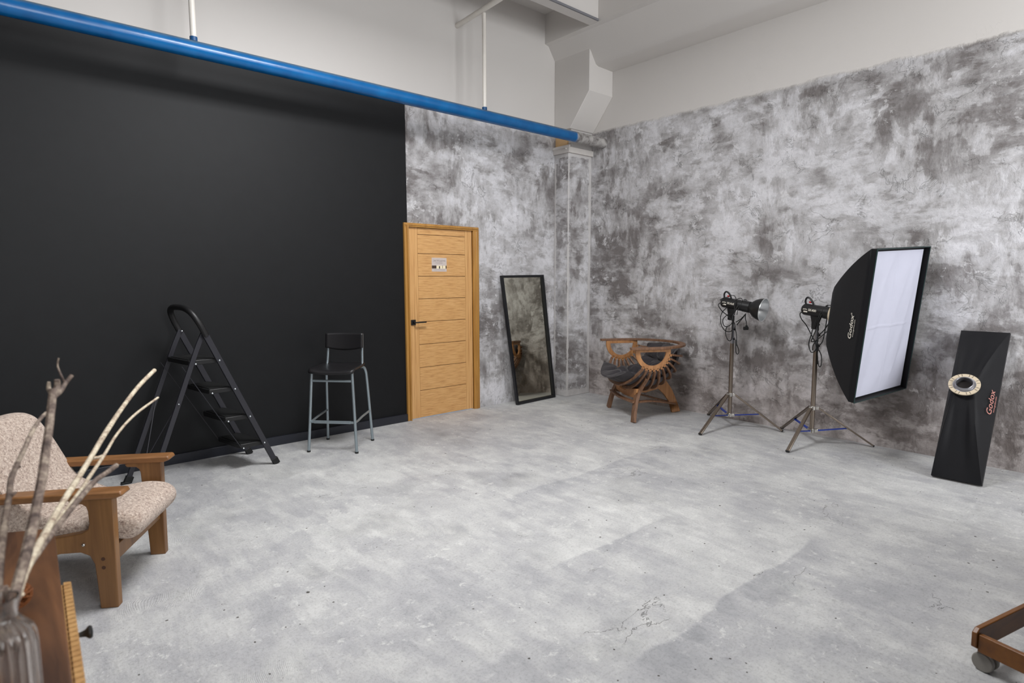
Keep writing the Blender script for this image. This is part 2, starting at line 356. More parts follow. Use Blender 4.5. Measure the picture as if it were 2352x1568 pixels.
M = dict(
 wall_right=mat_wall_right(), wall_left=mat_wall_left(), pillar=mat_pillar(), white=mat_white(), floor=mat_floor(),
 plain_white=plain('white_enamel', srgb(225, 220, 212), .35), trim_white=plain('white_trim', srgb(215, 210, 205), .5, scale=8, var=.1, bump=.1),
 tan=plain('tan_board', srgb(205, 170, 125), .7), black_base=plain('black_skirting', srgb(36, 38, 46), .3),
 black_paint=plain('black_powder_coat', srgb(40, 40, 46), .38), black_plastic=plain('black_plastic', srgb(20, 20, 21), .45), black_rubber=plain('black_rubber', srgb(14, 15, 15), .6),
 black_frame=plain('black_frame', srgb(18, 20, 24), .35), stool_black=plain('stool_black', srgb(26, 25, 27), .42),
 stool_metal=plain('silver_tube', srgb(160, 172, 178), .32, .75), chrome=plain('chrome', srgb(205, 202, 196), .18, 1.0), steel_dark=plain('dull_steel', srgb(150, 138, 126), .3, 1.0),
 rivet=plain('rivet', srgb(225, 232, 235), .2, .6), navy=plain('blue_brace', srgb(20, 52, 140), .4),
 red=plain('red_switch', srgb(190, 25, 30), .4), grey_metal=plain('grey_metal', srgb(160, 160, 165), .3, .8), cream_ring=plain('cream_ring', srgb(205, 190, 165), .45),
 reflector=plain('reflector_silver', srgb(225, 228, 230), .28, .85), marking=plain('white_print', srgb(215, 210, 198), .6), marking_pink=plain('faded_pink_print', srgb(190, 128, 118), .6), dark_hole=plain('dark_hole', srgb(25, 18, 15), .8),
 paper=plain('sign_paper', srgb(208, 196, 190), .5), ink=plain('grey_ink', srgb(150, 138, 134), .6), picture_dark=plain('picture_dark', srgb(70, 52, 42), .6), picture_light=plain('picture_light', srgb(250, 235, 200), .6), ink_dark=plain('dark_ink', srgb(25, 18, 15), .6),
 arm_wood=wood('teak_frame', srgb(142, 102, 60), srgb(104, 70, 38), 2, .8, .42), arm_wood_h=wood('teak_arm', srgb(146, 102, 62), srgb(110, 74, 42), 0, .8, .4),
 ply=wood('plywood_face', srgb(190, 138, 88), srgb(150, 100, 58), 2, 1.3, .5, 1.0, .3), ply_edge=wood('plywood_edge', srgb(140, 102, 74), srgb(92, 64, 46), 2, 1.6, .55, 1.0, .3),
 pine=wood('pine_varnished', srgb(124, 76, 18), srgb(88, 48, 8), 0, .8, .4), reed=wood('reeded_oak', srgb(190, 150, 95), srgb(150, 108, 62), 2, 1.2, .5),
 walnut=wood('walnut_top', srgb(116, 78, 50), srgb(60, 38, 25), 1, .8, .4, 1.3, .7),
)
def mat_boucle():
    t = NT('boucle_fabric'); v = t.obj(); n = t.noise(v, 120, 6, .75, .8); n2 = t.noise(v, 60, 3)
    f = t.math('ADD', t.math('MULTIPLY', n, .7), t.math('MULTIPLY', n2, .3))
    c = t.ramp(f, [(.34, srgb(112, 88, 76)), (.45, srgb(190, 166, 150)), (.58, srgb(232, 214, 198))])
    t.bump(f, 1.0, .012); t.b.inputs['Sheen Weight'].default_value = .3
    return t.done(c, .95, 0, .1)
def mat_cloth(name, col, sc=300, strength=.3, rough=.85, sheen=.2):
    t = NT(name); v = t.obj(); n = t.noise(v, sc, 3); n2 = t.noise(v, 12, 5)
    t.bump(t.math('ADD', t.math('MULTIPLY', n, .3), n2), strength, .006); t.b.inputs['Sheen Weight'].default_value = sheen
    return t.done(t.mix(n2, tuple(x*(.8 if x < .5 else .97) for x in col), tuple(min(.9, x*(1.2 if x < .5 else 1.03)) for x in col)), rough, 0, .2)
def mat_door():
    t = NT('oak_door'); v = t.pos(); X = t.xyz(v)
    stile = t.math('MAXIMUM', t.math('LESS_THAN', X[0], 3.375), t.math('GREATER_THAN', X[0], 3.985))
    a = t.noise(t.mapping(v, (7, 90, 110)), 1, 5, .6, .2); b = t.noise(t.mapping(v, (60, 60, 2.0)), 1, 6, .6, .3)
    f = t.math('ADD', t.math('MULTIPLY', b, stile), t.math('MULTIPLY', a, t.math('SUBTRACT', 1.0, stile)))
    c = t.ramp(f, [(.32, srgb(190, 138, 84)), (.5, srgb(216, 166, 106)), (.68, srgb(226, 180, 122))]); t.bump(f, .1, .002)
    return t.done(c, .42)
def mat_bark():
    t = NT('dry_bark'); v = t.pos(); n = t.noise(v, 28, 6, .6, .6); m_ = t.noise(v, 120, 5, .6)
    c = t.ramp(t.math('ADD', t.math('MULTIPLY', n, .7), t.math('MULTIPLY', m_, .3)), [(.38, srgb(62, 48, 42)), (.5, srgb(108, 92, 82)), (.64, srgb(170, 156, 138))]); t.bump(m_, .5, .004)
    return t.done(c, .75)
def mat_pale_bark():
    t = NT('pale_bark'); v = t.pos(); n = t.noise(v, 30, 6, .6, .6); m_ = t.noise(v, 150, 4, .6)
    c = t.ramp(t.math('ADD', t.math('MULTIPLY', n, .6), t.math('MULTIPLY', m_, .4)), [(.36, srgb(104, 76, 66)), (.47, srgb(176, 160, 138)), (.62, srgb(214, 204, 180))]); t.bump(m_, .4, .003)
    return t.done(c, .7)
def mat_blue():
    t = NT('blue_pipe_paint'); v = t.pos(); X = t.xyz(v); n = t.noise(v, 6, 5)
    c = t.ramp(n, [(.3, srgb(0, 80, 138)), (.7, srgb(2, 100, 162))])
    # sprayed-over upper side: paint missing towards the top, greyish primer shows
    nz = t.xyz(t.node('ShaderNodeNewGeometry').outputs['Normal'])[2]
    dust = t.smooth(t.math('ADD', nz, t.math('MULTIPLY', t.math('SUBTRACT', n, .5), .5)), .3, .95)
    c = t.mix(t.math('MULTIPLY', dust, .8), c, srgb(96, 108, 104))
    grey = t.smooth(t.math('ADD', X[0], t.math('MULTIPLY', t.math('SUBTRACT', t.noise(v, 12, 6), .5), .12)), 5.26, 5.31)
    pl = t.ramp(t.noise(v, 9, 8, .65, .8), [(.38, srgb(105, 100, 98)), (.6, srgb(180, 177, 174))])
    c = t.mix(grey, c, pl); t.bump(t.noise(v, 30, 5), t_s := .12, .004)
    return t.done(c, t.math('ADD', .26, t.math('MULTIPLY', grey, .4)))
def mat_glass():
    t = NT('ribbed_glass'); t.b.inputs['Transmission Weight'].default_value = .97; t.b.inputs['IOR'].default_value = 1.45
    return t.done(srgb(205, 196, 190), .08)
def mat_mirror():
    t = NT('mirror_glass'); n = t.noise(t.pos(), 3, 3)
    return t.done(t.mix(n, srgb(205, 203, 188), srgb(210, 208, 194)), .015, 1.0)
M.update(boucle=mat_boucle(), cushion=mat_cloth('charcoal_cloth', srgb(58, 55, 58), 260, .5), softbox=mat_cloth('black_nylon', srgb(20, 20, 23), 500, .12, .6, .05),
         diffuser=mat_cloth('white_diffuser', srgb(200, 201, 216), 500, .1, .7, 0), door=mat_door(), bark=mat_bark(), pale_bark=mat_pale_bark(), blue=mat_blue(), glass=mat_glass(), mirror=mat_mirror(),
         door_frame=wood('oak_frame', srgb(196, 146, 74), srgb(160, 112, 52), 2, .9, .38), silver_cloth=plain('silver_cloth', srgb(190, 195, 200), .25, .8),
         twine=plain('rust_twine', srgb(118, 66, 26), .8, scale=60, var=.4))
STR = dict(kind='structure')
def text_mesh(body, size, depth=.0005, shear=0.0, bold=0.0):
    cu = bpy.data.curves.new('text', 'FONT'); cu.body = body; cu.size = size; cu.extrude = depth; cu.align_x = 'CENTER'; cu.align_y = 'CENTER'; cu.shear = shear; cu.offset = bold; cu.resolution_u = 4
    o = bpy.data.objects.new('text', cu); scene.collection.objects.link(o)
    dg = bpy.context.evaluated_depsgraph_get(); dg.update(); me = bpy.data.meshes.new_from_object(o.evaluated_get(dg))
    vs = [tuple(v.co) for v in me.vertices]; fs = [tuple(p.vertices) for p in me.polygons]
    bpy.data.objects.remove(o); bpy.data.curves.remove(cu); bpy.data.meshes.remove(me); return vs, fs
def add_text(mb, body, size, origin, U, V, **kw):
    vs, fs = text_mesh(body, size, **kw); o, U, V = Vector(origin), Vector(U).normalized(), Vector(V).normalized(); N = U.cross(V)
    mb.add([o + U*a + V*b + N*c for a, b, c in vs], fs)

# ================================================================ THE ROOM
XL, YB, ZC = -3.6, -3.6, 4.60
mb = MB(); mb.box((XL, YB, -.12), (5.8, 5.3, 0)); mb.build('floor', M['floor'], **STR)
mb = MB(); mb.box((XL-.2, YB-.2, ZC), (6.0, 5.5, ZC+.15)); mb.build('ceiling', M['white'], **STR)
DX0, DX1, DZ = 3.235, 4.125, 2.02      # rough opening of the door
mb = MB(); mb.box((XL, 5.3, 0), (DX0, 5.5, ZC)); mb.box((DX1, 5.3, 0), (5.8, 5.5, ZC)); mb.box((DX0, 5.3, DZ), (DX1, 5.5, ZC)); mb.box((DX0-.1, 5.45, 0), (DX1+.1, 5.5, DZ)); mb.build('wall_left', M['wall_left'], **STR)
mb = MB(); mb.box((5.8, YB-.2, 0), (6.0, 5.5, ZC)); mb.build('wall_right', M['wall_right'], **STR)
mb = MB(); mb.box((XL-.2, YB-.2, 0), (XL, 5.5, ZC)); mb.build('wall_side', plain('grey_wall', srgb(70, 68, 68), .8), **STR)
mb = MB(); xs = [XL]
for cx, s in WINDOWS: xs += [cx-WIN_W/2, cx+WIN_W/2]
xs.append(5.8)
for a, b in zip(xs[0::2], xs[1::2]): mb.box((a, YB-.2, 0), (b, YB, ZC))
for a, b in zip(xs[1::2], xs[2::2]): mb.box((a, YB-.2, 0), (b, YB, WIN_Z0)); mb.box((a, YB-.2, WIN_Z1), (b, YB, ZC))
mb.build('wall_back', plain('grey_back_wall', srgb(95, 92, 90), .8), **STR)
for i, (cx, s) in enumerate(WINDOWS):
    wn = new('window_%d' % (i+1), **STR); wn.location = (cx, YB, WIN_Z0)
    f = MB(); x0, x1 = cx-WIN_W/2, cx+WIN_W/2
    f.box((x0, YB-.12, WIN_Z0), (x0+.06, YB-.04, WIN_Z1)); f.box((x1-.06, YB-.12, WIN_Z0), (x1, YB-.04, WIN_Z1))
    f.box((x0+.06, YB-.12, WIN_Z0), (x1-.06, YB-.04, WIN_Z0+.06)); f.box((x0+.06, YB-.12, WIN_Z1-.06), (x1-.06, YB-.04, WIN_Z1)); f.box((cx-.03, YB-.12, WIN_Z0+.06), (cx+.03, YB-.04, WIN_Z1-.06))
    f.build('window_frame', M['plain_white'], wn)
# added unseen blocker, only there to keep window light off the lower right
mb = MB(); mb.box((1.25, -.60, 0), (4.15, -.48, 3.0)); mb.build('added_light_blocker', M['black_base'], **STR)
# skirting
mb = MB(); mb.box((XL, 5.272, 0), (3.2, 5.3, .078)); mb.build('baseboard_left', M['black_base'], bevel=.003, **STR)
# pillar in the corner
mb = MB(); mb.box((5.38, 5.06, 0), (5.8, 5.3, 2.99)); mb.build('trim_1', M['pillar'], bevel=.006, **STR)
mb = MB(); mb.box((5.36, 5.035, 2.99), (5.8, 5.3, 3.055)); mb.box((5.345, 5.02, 3.045), (5.37, 5.3, 3.075)); mb.box((5.39, 5.045, 3.055), (5.44, 5.3, 3.06)); mb.sphere((5.352, 5.08, 3.035), .012, 6); mb.build('trim_2', M['trim_white'], bevel=.003, **STR)
mb = MB(); mb.box((5.40, 5.10, 3.055), (5.8, 5.3, 3.27)); mb.build('trim_3', M['tan'], **STR)
mb = MB(); mb.box((5.42, 5.06, 3.055), (5.8, 5.10, 3.27)); mb.build('trim_8', M['pillar'], **STR)
# white column head with its slanting corbel, carrying the beams
mb = MB(); poly = [(5.3, 3.27), (5.04, 3.27), (4.74, 3.64), (4.74, 4.27), (5.3, 4.27)]
mb.prism(poly, ((0, 0, 0), (0, 1, 0), (0, 0, 1), (1, 0, 0)), 5.38, 5.8); mb.build('trim_4', M['white'], bevel=.008, **STR)
# beam running along the right wall: high wide part, lower part, chamfered inner edge
mb = MB(); mb.prism([(5.21, ZC), (5.21, 4.262), (5.27, 4.25), (5.46, 3.99), (5.49, 3.95), (5.53, 3.935), (5.8, 3.93), (5.8, ZC)], ((0, 0, 0), (1, 0, 0), (0, 0, 1), (0, 1, 0)), YB, 5.3)
mb.build('trim_5', M['white'], **STR)
# cross beam with a thin grey channel along its lower edge
mb = MB(); mb.box((XL, 4.47, 4.262), (5.21, 4.60, ZC)); mb.build('trim_6', M['white'], bevel=.006, **STR)
mb = MB(); mb.box((XL, 4.455, 4.262), (5.20, 4.47, 4.285)); mb.build('trim_7', plain('grey_channel', srgb(120, 120, 125), .6), **STR)

# door: frame, leaf, handle, sign
door = new('door_1', **STR); door.location = (3.68, 5.3, 0)
f = MB()
for (x0, x1, y0) in ((3.205, 3.235, 5.275), (4.085, 4.16, 5.275)): f.box((x0, y0, 0), (x1, 5.36, 2.005))
f.box((3.205, 5.275, 2.005), (4.16, 5.36, 2.045))
f.box((3.235, 5.262, 0), (3.25, 5.29, 2.02)); f.box((4.075, 5.30, 0), (4.09, 5.32, 2.01)); f.tube([(4.125, 5.275, .0), (4.125, 5.275, 2.0)], .010, 8); f.tube([(3.21, 5.275, 2.025), (4.155, 5.275, 2.025)], .008, 8)
f.build('door_frame', M['door_frame'], door, bevel=.004)
lf = MB(); GZ = [.30, .545, .79, 1.03, 1.27, 1.505, 1.74, 1.935]
lf.box((3.25, 5.30, .008), (3.374, 5.34, 2.005)); lf.box((3.986, 5.30, .008), (4.085, 5.34, 2.005))
zs = [.008]+GZ+[2.005]
for a, b in zip(zs[:-1], zs[1:]): lf.box((3.3765, 5.3005, a+.0028), (3.9835, 5.34, b-.0028))
lf.box((3.37, 5.306, .008), (3.99, 5.339, 2.0))
lf.build('door_leaf', M['door'], door)
g = MB()
for a in GZ: g.box((3.376, 5.3055, a-.003), (3.984, 5.307, a+.003))
for a in (3.3752, 3.9848): g.box((a-.0012, 5.3055, .3), (a+.0012, 5.307, 2.0))
g.build('door_groove', plain('groove_dark', srgb(95, 60, 35), .8), door)
h = MB(); h.box((3.275, 5.288, 1.0), (3.33, 5.30, 1.055)); h.tube([(3.302, 5.29, 1.028), (3.302, 5.25, 1.028)], .01, 10); h.box((3.295, 5.238, 1.021), (3.43, 5.252, 1.035)); h.build('door_handle', M['black_plastic'], door, bevel=.003)
sx0, sx1, sz0, sz1, sy = 3.545, 3.735, 1.555, 1.70, 5.2985
sg = MB(); sg.box((sx0, sy, sz0), (sx1, 5.3003, sz1)); sign = sg.build('door_sign', M['paper'], door)
tb = MB(); add_text(tb, 'ЗАПРЕЩЕНА', .0255, ((sx0+sx1)/2, sy-.0005, 1.668), (1, 0, 0), (0, 0, 1), depth=.0003)
for k in range(9): tb.box((sx0+.045+k*.011, sy-.001, 1.6465), (sx0+.053+k*.011, sy, 1.649))
for k in range(7): tb.box((sx0+.06+k*.011, sy-.001, 1.64), (sx0+.068+k*.011, sy, 1.642))
for k in range(12): tb.box((sx0+.025+k*.012, sy-.001, 1.5705), (sx0+.033+k*.012, sy, 1.574))
tb.build('sign_lettering', M['ink'], sign)
pb = MB(); pb.box((sx0+.001, sy-.001, 1.587), (sx0+.058, sy, 1.618)); pb.box((sx1-.014, sy-.001, 1.587), (sx1-.001, sy, 1.618)); pb.box((sx0+.134, sy-.0012, 1.589), (sx0+.139, sy, 1.618)); pb.build('sign_picture_dark', M['picture_dark'], sign)
pb = MB(); pb.box((sx0+.058, sy-.0008, 1.587), (sx1-.014, sy, 1.618)); pb.build('sign_picture_light', M['picture_light'], sign)
pb = MB(); cx = sx0+.097; pb.prism([(cx-.008, 1.587), (cx+.008, 1.587), (cx+.005, 1.596), (cx+.0075, 1.604), (cx+.004, 1.612), (cx, 1.615), (cx-.004, 1.612), (cx-.0075, 1.604), (cx-.005, 1.596)], ((0, sy-.0015, 0), (1, 0, 0), (0, 0, 1), (0, 1, 0)), 0, .0005); pb.build('sign_picture_silhouette', M['ink_dark'], sign)

# ================================================================ BLUE PIPE AND HANGERS
PY, PZ = 4.87, 3.125
pipe = MB(); pipe.lathe([(0, .058), (9.4, .060)], (XL, PY, PZ), (1, 0, 0), 32)
pipe = pipe.build('ceiling_pipe', M['blue'], None); pipe['label'] = 'long round blue pipe hung level across the top of the black wall'; pipe['category'] = 'pipe'
for i, hx in enumerate((1.245, 3.93)):
    t_ = thing('pipe_hanger', ['white rod rising from the blue pipe above the black wall', 'white rod rising from the blue pipe above the mirror to a white crossbar'][i], 'pipe hanger', (hx, PY, PZ+.055), 'white rods holding the blue pipe')
    b = MB(); b.tube([(hx, PY, PZ+.058), (hx, PY, 4.12)], .021, 14); b.build('rod', M['plain_white'], t_)
    b = MB(); b.tube([(hx, PY, PZ+.055), (hx, PY, PZ+.085)], .026, 14); b.build('collar', plain('blue_collar', srgb(14, 72, 120), .5), t_)
    b = MB(); b.tube([(hx-.02, 5.298, 4.125), (hx-.02, 4.60, 4.16), (hx-.02, 3.7, 4.2), (hx-.02, 2.6, 4.26)], .026, 14); b.build('crossbar', M['plain_white'], t_)

# ================================================================ STEP LADDER
LO = Vector((1.65, 4.75, 0)); E1 = Vector((-.986, -.168, 0)); E2 = Vector((-.168, .986, 0)); UZ = Vector((0, 0, 1))
def LP(a, b, z): return LO + E1*a + E2*b + UZ*z
lad = thing('step_ladder', 'black folding metal step ladder with four treads open against the black wall', 'ladder', tuple(LP(.45, .21, 0)))
def rail(z): return .5*z/1.09                    # distance back along the front rails at height z
W = .43
for b_ in (0, W):
    r = MB(); r.bar(LP(.012, b_, .03), LP(rail(1.09), b_, 1.09), .02, .042, E2); r.build('front_rail', M['black_paint'], lad, bevel=.003)
    r = MB(); r.bar(LP(-.008, b_, 0.0), LP(.016, b_, .05), .028, .05, E2); r.build('foot', M['black_rubber'], lad, bevel=.003)
    q = MB(); bb = b_ + (.022 if b_ == 0 else -.022)
    q.sweep([LP(rail(1.09)+.0, bb, 1.09), LP(rail(1.09)+.05, bb, .98), LP(.62, bb, .80), LP(.92, bb-.0, .02)], .018, .034, E2, 6); q.build('rear_leg', M['black_paint'], lad, bevel=.003)
    q = MB(); q.bar(LP(.905, bb, .05), LP(.928, bb, 0), .03, .05, E2); q.box(tuple(LP(.935, bb, 0)-Vector((.03, .02, 0))), tuple(LP(.935, bb, 0)+Vector((.03, .02, .015)))); q.build('foot', M['black_rubber'], lad, bevel=.003)
hb = MB(); pts = [LP(rail(1.07), 0, 1.07), LP(rail(1.16), .0, 1.16), LP(rail(1.235), .035, 1.235), LP(rail(1.268), .11, 1.268), LP(rail(1.275), .215, 1.275), LP(rail(1.268), .32, 1.268), LP(rail(1.235), W-.035, 1.235), LP(rail(1.16), W, 1.16), LP(rail(1.07), W, 1.07)]
hb.tube(pts, .022, 12, 6); hb.build('handle', M['black_plastic'], lad)
for i, z in enumerate((.205, .435, .665, .893)):
    s_ = MB(); a0 = rail(z)-.005; a1 = a0+(.185 if i < 3 else .21)
    prof = [(a0-.02, .05), (a0+.02, .012), (a1-.05, .012), (a1, .05)]
    P = [LP(a0+.0, .01, z), LP(a0, W-.01, z), LP(a1, W-.035, z), LP(a1, .035, z)]
    poly = [(a0+.01, .012), (a0, .06), (a0-.012, .215), (a0, W-.06), (a0+.01, W-.012), (a1-.01, W-.03), (a1, W-.06), (a1, .06), (a1-.01, .03)]
    s_.prism(poly, (LO+UZ*z, E1, E2, UZ), -.03, .004); tr = s_.build('tread', M['black_plastic'], lad, bevel=.004)
    p_ = MB(); p_.prism([(a0+.02, .05), (a0+.008, .215), (a0+.02, W-.05), (a1-.02, W-.06), (a1-.02, .06)], (LO+UZ*z, E1, E2, UZ), .004, .008); p_.build('tread_mat', M['black_rubber'], tr)
RV = []
for z in (.205, .435, .665, .893):
    RV += [(LP(rail(z), b_, z-.01), .0065) for b_ in (-.012, W+.012)] + [(LP(rail(z)+.165, -.004, z-.02), .0065)]
RV += [(LP(rail(1.085), b_, 1.085), .0065) for b_ in (-.012, W-.045)] + [(LP(.70, b_, .60), .005) for b_ in (.008, W-.035)]
for c_, r_ in RV:
    rv = MB(); rv.sphere(c_, r_, 5); rv.build('rivet', M['rivet'], lad)
st = MB()
for b_ in (.03, W-.03):
    st.tube([LP(.655, b_, .86), LP(rail(.205)+.17, b_, .19)], .0028, 6)
    st.tube([LP(.70, b_, .60), LP(.86, W/2, .20)], .0035, 6)
st.tube([LP(.86, .03, .2), LP(.86, W-.03, .2)], .0035, 6)
st.build('linkage', M['black_paint'], lad)

# ================================================================ BAR STOOL
SO = Vector((2.27, 4.867, 0)); SL = Vector((.68, -.733, 0)); SB = Vector((.733, .68, 0))
def SP(l, b, z): return SO + SL*l + SB*b + UZ*z
sto = thing('bar_stool', 'tall bar stool with black seat and back on silver tube legs', 'stool', tuple(SO))
legs = {}
for l in (-1, 1):
    f_ = MB(); f_.tube([SP(.212*l, -.20, 0.012), SP(.178*l, -.165, .69)], .0125, 12); f_.build('leg', M['stool_metal'], sto)
    f_ = MB(); f_.tube([SP(.212*l, .205, .012), SP(.19*l, .165, .55), SP(.182*l, .15, .66), SP(.172*l, .12, .695), SP(.165*l, .085, .70)], .0125, 12, 5); f_.build('leg', M['stool_metal'], sto)
    f_ = MB(); f_.tube([SP(.165*l, .10, .70), SP(.163*l, .128, .72), SP(.16*l, .140, .78), SP(.158*l, .150, .86), SP(.156*l, .165, .99)], .0115, 12, 4); f_.build('back_post', M['stool_metal'], sto)
    for bb in (-.20, .205):
        f_ = MB(); f_.tube([SP(.2125*l, bb, 0), SP(.2125*l, bb, .014)], .015, 12); f_.build('foot_cap', M['black_rubber'], sto)
    f_ = MB(); f_.tube([SP(.198*l, -.186, .262), SP(.199*l, -.12, .262), SP(.198*l, .0, .275), SP(.20*l, .188, .285)], .010, 10, 4); f_.build('side_bar', M['stool_metal'], sto)
f_ = MB(); f_.tube([SP(-.20, -.186, .262), SP(.20, -.186, .262)], .011, 12); f_.tube([SP(-.16, -.186, .262), SP(.16, -.186, .262)], .0135, 12); f_.build('footrest', M['stool_metal'], sto)
f_ = MB(); f_.tube([SP(-.185, -.168, .615), SP(.185, -.168, .615)], .0105, 12); f_.build('stretcher', M['stool_metal'], sto)
def seat_pt(u, v, t=0):
    l = (u-.5)*2; b = (v-.5)*2
    hw = .195-.012*b; zz = .712 + .012*(l*l) - .012*(1-l*l)*(1-b*b) - (.03*max(0, (-b-.72)/.28)**2) + .012*max(0, b)**2
    e = 1-.06*abs(b)**6
    return SP(l*hw*e, -.02+b*.19*(1-.06*abs(l)**6), zz+t)
sm_ = MB(); sm_.grid(lambda u, v: seat_pt(u, v), 16, 16)
o = sm_.build('seat', M['stool_black'], sto, angle=60); sd = o.modifiers.new('solid', 'SOLIDIFY'); sd.thickness = .016; sd.offset = -1
def back_pt(u, v):
    l = (u-.5)*2; top = .998-.004*l*l; bot = .868-.026*(1-l*l)
    z = bot+(top-bot)*v
    return SP(l*.172, .122+.10*(z-.86)+.022*(1-l*l), z)
sm_ = MB(); sm_.grid(back_pt, 16, 8)
o = sm_.build('backrest', M['stool_black'], sto, angle=60); sd = o.modifiers.new('solid', 'SOLIDIFY'); sd.thickness = .014; sd.offset = 0

# ================================================================ LEANING MIRROR
BL, BR, TL, TR = Vector((4.575, 5.125, .004)), Vector((5.248, 5.165, .004)), Vector((4.452, 5.262, 1.512)), Vector((5.14, 5.272, 1.522))
mir = thing('floor_mirror', 'tall black framed rectangular mirror leaning on the grey plaster wall beside the door', 'mirror', tuple((BL+BR)/2))
def quadp(u, v): return BL.lerp(BR, u).lerp(TL.lerp(TR, u), v)
MN = (BR-BL).cross(TL-BL).normalized()
if MN.y > 0: MN = -MN
fr = .026; ww = (BR-BL).length; hh = (TL-BL).length; fu, fv = fr/ww, fr/hh
g = MB()
def fbar(a, b, c, d):
    q = [quadp(*a), quadp(*b), quadp(*c), quadp(*d)]
    vs = [p + MN*.0 for p in q] + [p + MN*.034 for p in q]; g.add(vs, [(3,2,1,0),(4,5,6,7),(0,1,5,4),(1,2,6,5),(2,3,7,6),(3,0,4,7)])
fbar((0,0),(fu,0),(fu,1),(0,1)); fbar((1-fu,0),(1,0),(1,1),(1-fu,1)); fbar((fu,0),(1-fu,0),(1-fu,fv),(fu,fv)); fbar((fu,1-fv),(1-fu,1-fv),(1-fu,1),(fu,1))
g.build('frame', M['black_frame'], mir, bevel=.003)
g = MB(); q = [quadp(fu*.8, fv*.8), quadp(1-fu*.8, fv*.8), quadp(1-fu*.8, 1-fv*.8), quadp(fu*.8, 1-fv*.8)]
g.add([p+MN*.006 for p in q]+[p+MN*.010 for p in q], [(3,2,1,0),(4,5,6,7),(0,1,5,4),(1,2,6,5),(2,3,7,6),(3,0,4,7)]); g.build('glass', M['mirror'], mir)

# ================================================================ SHELL-SHAPED PLYWOOD CHAIR
WO = Vector((5.095, 3.993, 0)); WL = Vector((-.516, -.856, 0)).normalized(); WB = Vector((.856, -.516, 0)).normalized()
def WP(l, b, z): return WO + WL*l + WB*b + UZ*z
wc = thing('shell_chair', 'low round plywood armchair of fanned bent ribs with charcoal cushion by the corner', 'armchair', tuple(WP(0, .25, 0)))
CB, CZ = .17, .748
# horseshoe arm rail
pts = [WP(.455, -.075, .775), WP(.462, .08, .775), WP(.462, .2, .775)]
pts += [WP(.462*math.cos(math.radians(a)), .2+.455*math.sin(math.radians(a)), .775) for a in range(10, 171, 10)]
pts += [WP(-.462, .2, .775), WP(-.462, .08, .775), WP(-.455, -.075, .775)]
rr = MB(); rr.sweep(pts, .062, .022, [ (Vector(p)-WP(0, .15, .775)) for p in pts ]); rr.build('arm_rail', M['ply_edge'], wc, bevel=.002)
for s_ in (1, -1):
    fr_ = (WO, WB, UZ, WL)
    d = MB(); out = [(CB-.188, .764), (CB-.188, CZ-.01)] + arc(CB, CZ-.01, .188, 180, 360, 20)[1:] + [(CB+.188, .764)]
    inn = [(CB-.158, .735)] + arc(CB, .735, .142, 180, 360, 20)[1:]
    # half ring from strips: outer/inner pairs
    oa = arc(CB, CZ-.01, .188, 180, 360, 24); ia = arc(CB, .735, .140, 180, 360, 24)
    for k in range(24): d.prism([oa[k], oa[k+1], ia[k+1], ia[k]], fr_, s_*.44-.011, s_*.44+.011)
    d.prism([(CB-.188, CZ-.012), (CB-.140, .735), (CB+.140, .735), (CB+.188, CZ-.012), (CB+.188, .764), (CB-.188, .764)], fr_, s_*.44-.011, s_*.44+.011)
    for k in range(10):
        a = math.radians(237 + k*12.3); c, s2 = math.cos(a), math.sin(a); r0, r1 = .175, .205; w_ = .011
        d.prism([(CB+c*r0-s2*w_, CZ-.01+s2*r0+c*w_), (CB+c*r1-s2*w_, CZ-.01+s2*r1+c*w_), (CB+c*r1+s2*w_, CZ-.01+s2*r1-c*w_), (CB+c*r0+s2*w_, CZ-.01+s2*r0-c*w_)], fr_, s_*.44-.011, s_*.44+.011)
    d.build('side_panel', M['ply'], wc)
def rib_r(l, rm=.45): return .18 + (rm-.18)*(1-abs(l/.462)**2.6)**.75
for k in range(10):
    phi = math.radians(32 - k*12.3)               # from the front lip round under the seat to the back
    bd = -math.sin(phi); zd = -math.cos(phi)
    rm = .455 if k < 7 else .45
    pts = []
    for i in range(33):
        l = .455*math.sin((i/32-.5)*math.pi); r = rib_r(l, rm); pts.append(WP(l, CB+bd*r, CZ-.005+zd*r))
    rb = MB(); rb.sweep(pts, .034, .018, [ (Vector(p)-WP(0, CB, CZ)) for p in pts ]); rb.build('rib', M['ply_edge'], wc, bevel=.0015)
# legs
for s_ in (1, -1):
    lg = MB(); lg.sweep([WP(s_*.375, .0, .0), WP(s_*.35, .02, .12), WP(s_*.325, .045, .22), WP(s_*.305, .075, .30), WP(s_*.345, .10, .37), WP(s_*.41, .12, .46)], [.078, .075, .075, .085, .05, .034], .032, WL, 3); lg.build('leg', M['ply_edge'], wc, bevel=.003)
lg = MB(); cen = [(.40, .365), (.475, .315), (.54, .24), (.59, .155), (.625, .07), (.645, 0.0)]; wd = [.07, .062, .052, .043, .043, .048]
L_, R_ = [], []
for i, (a, b) in enumerate(cen):
    p0 = Vector(cen[max(i-1, 0)]); p1 = Vector(cen[min(i+1, 5)]); dd = (p1-p0).normalized(); nn = Vector((-dd.y, dd.x))
    L_.append((a+nn.x*wd[i], max(0, b+nn.y*wd[i]))); R_.append((a-nn.x*wd[i], max(0, b-nn.y*wd[i])))
for i in range(5): lg.prism([L_[i], L_[i+1], R_[i+1], R_[i]], (WO, WB, UZ, WL), -.018, .018)
lg.build('leg', M['ply'], wc)
kl = MB(); kl.prism([(-.02, .30), (.1, .25), (.28, .235), (.42, .27), (.42, .31), (.2, .30), (-.02, .345)], (WO, WB, UZ, WL), -.016, .016)
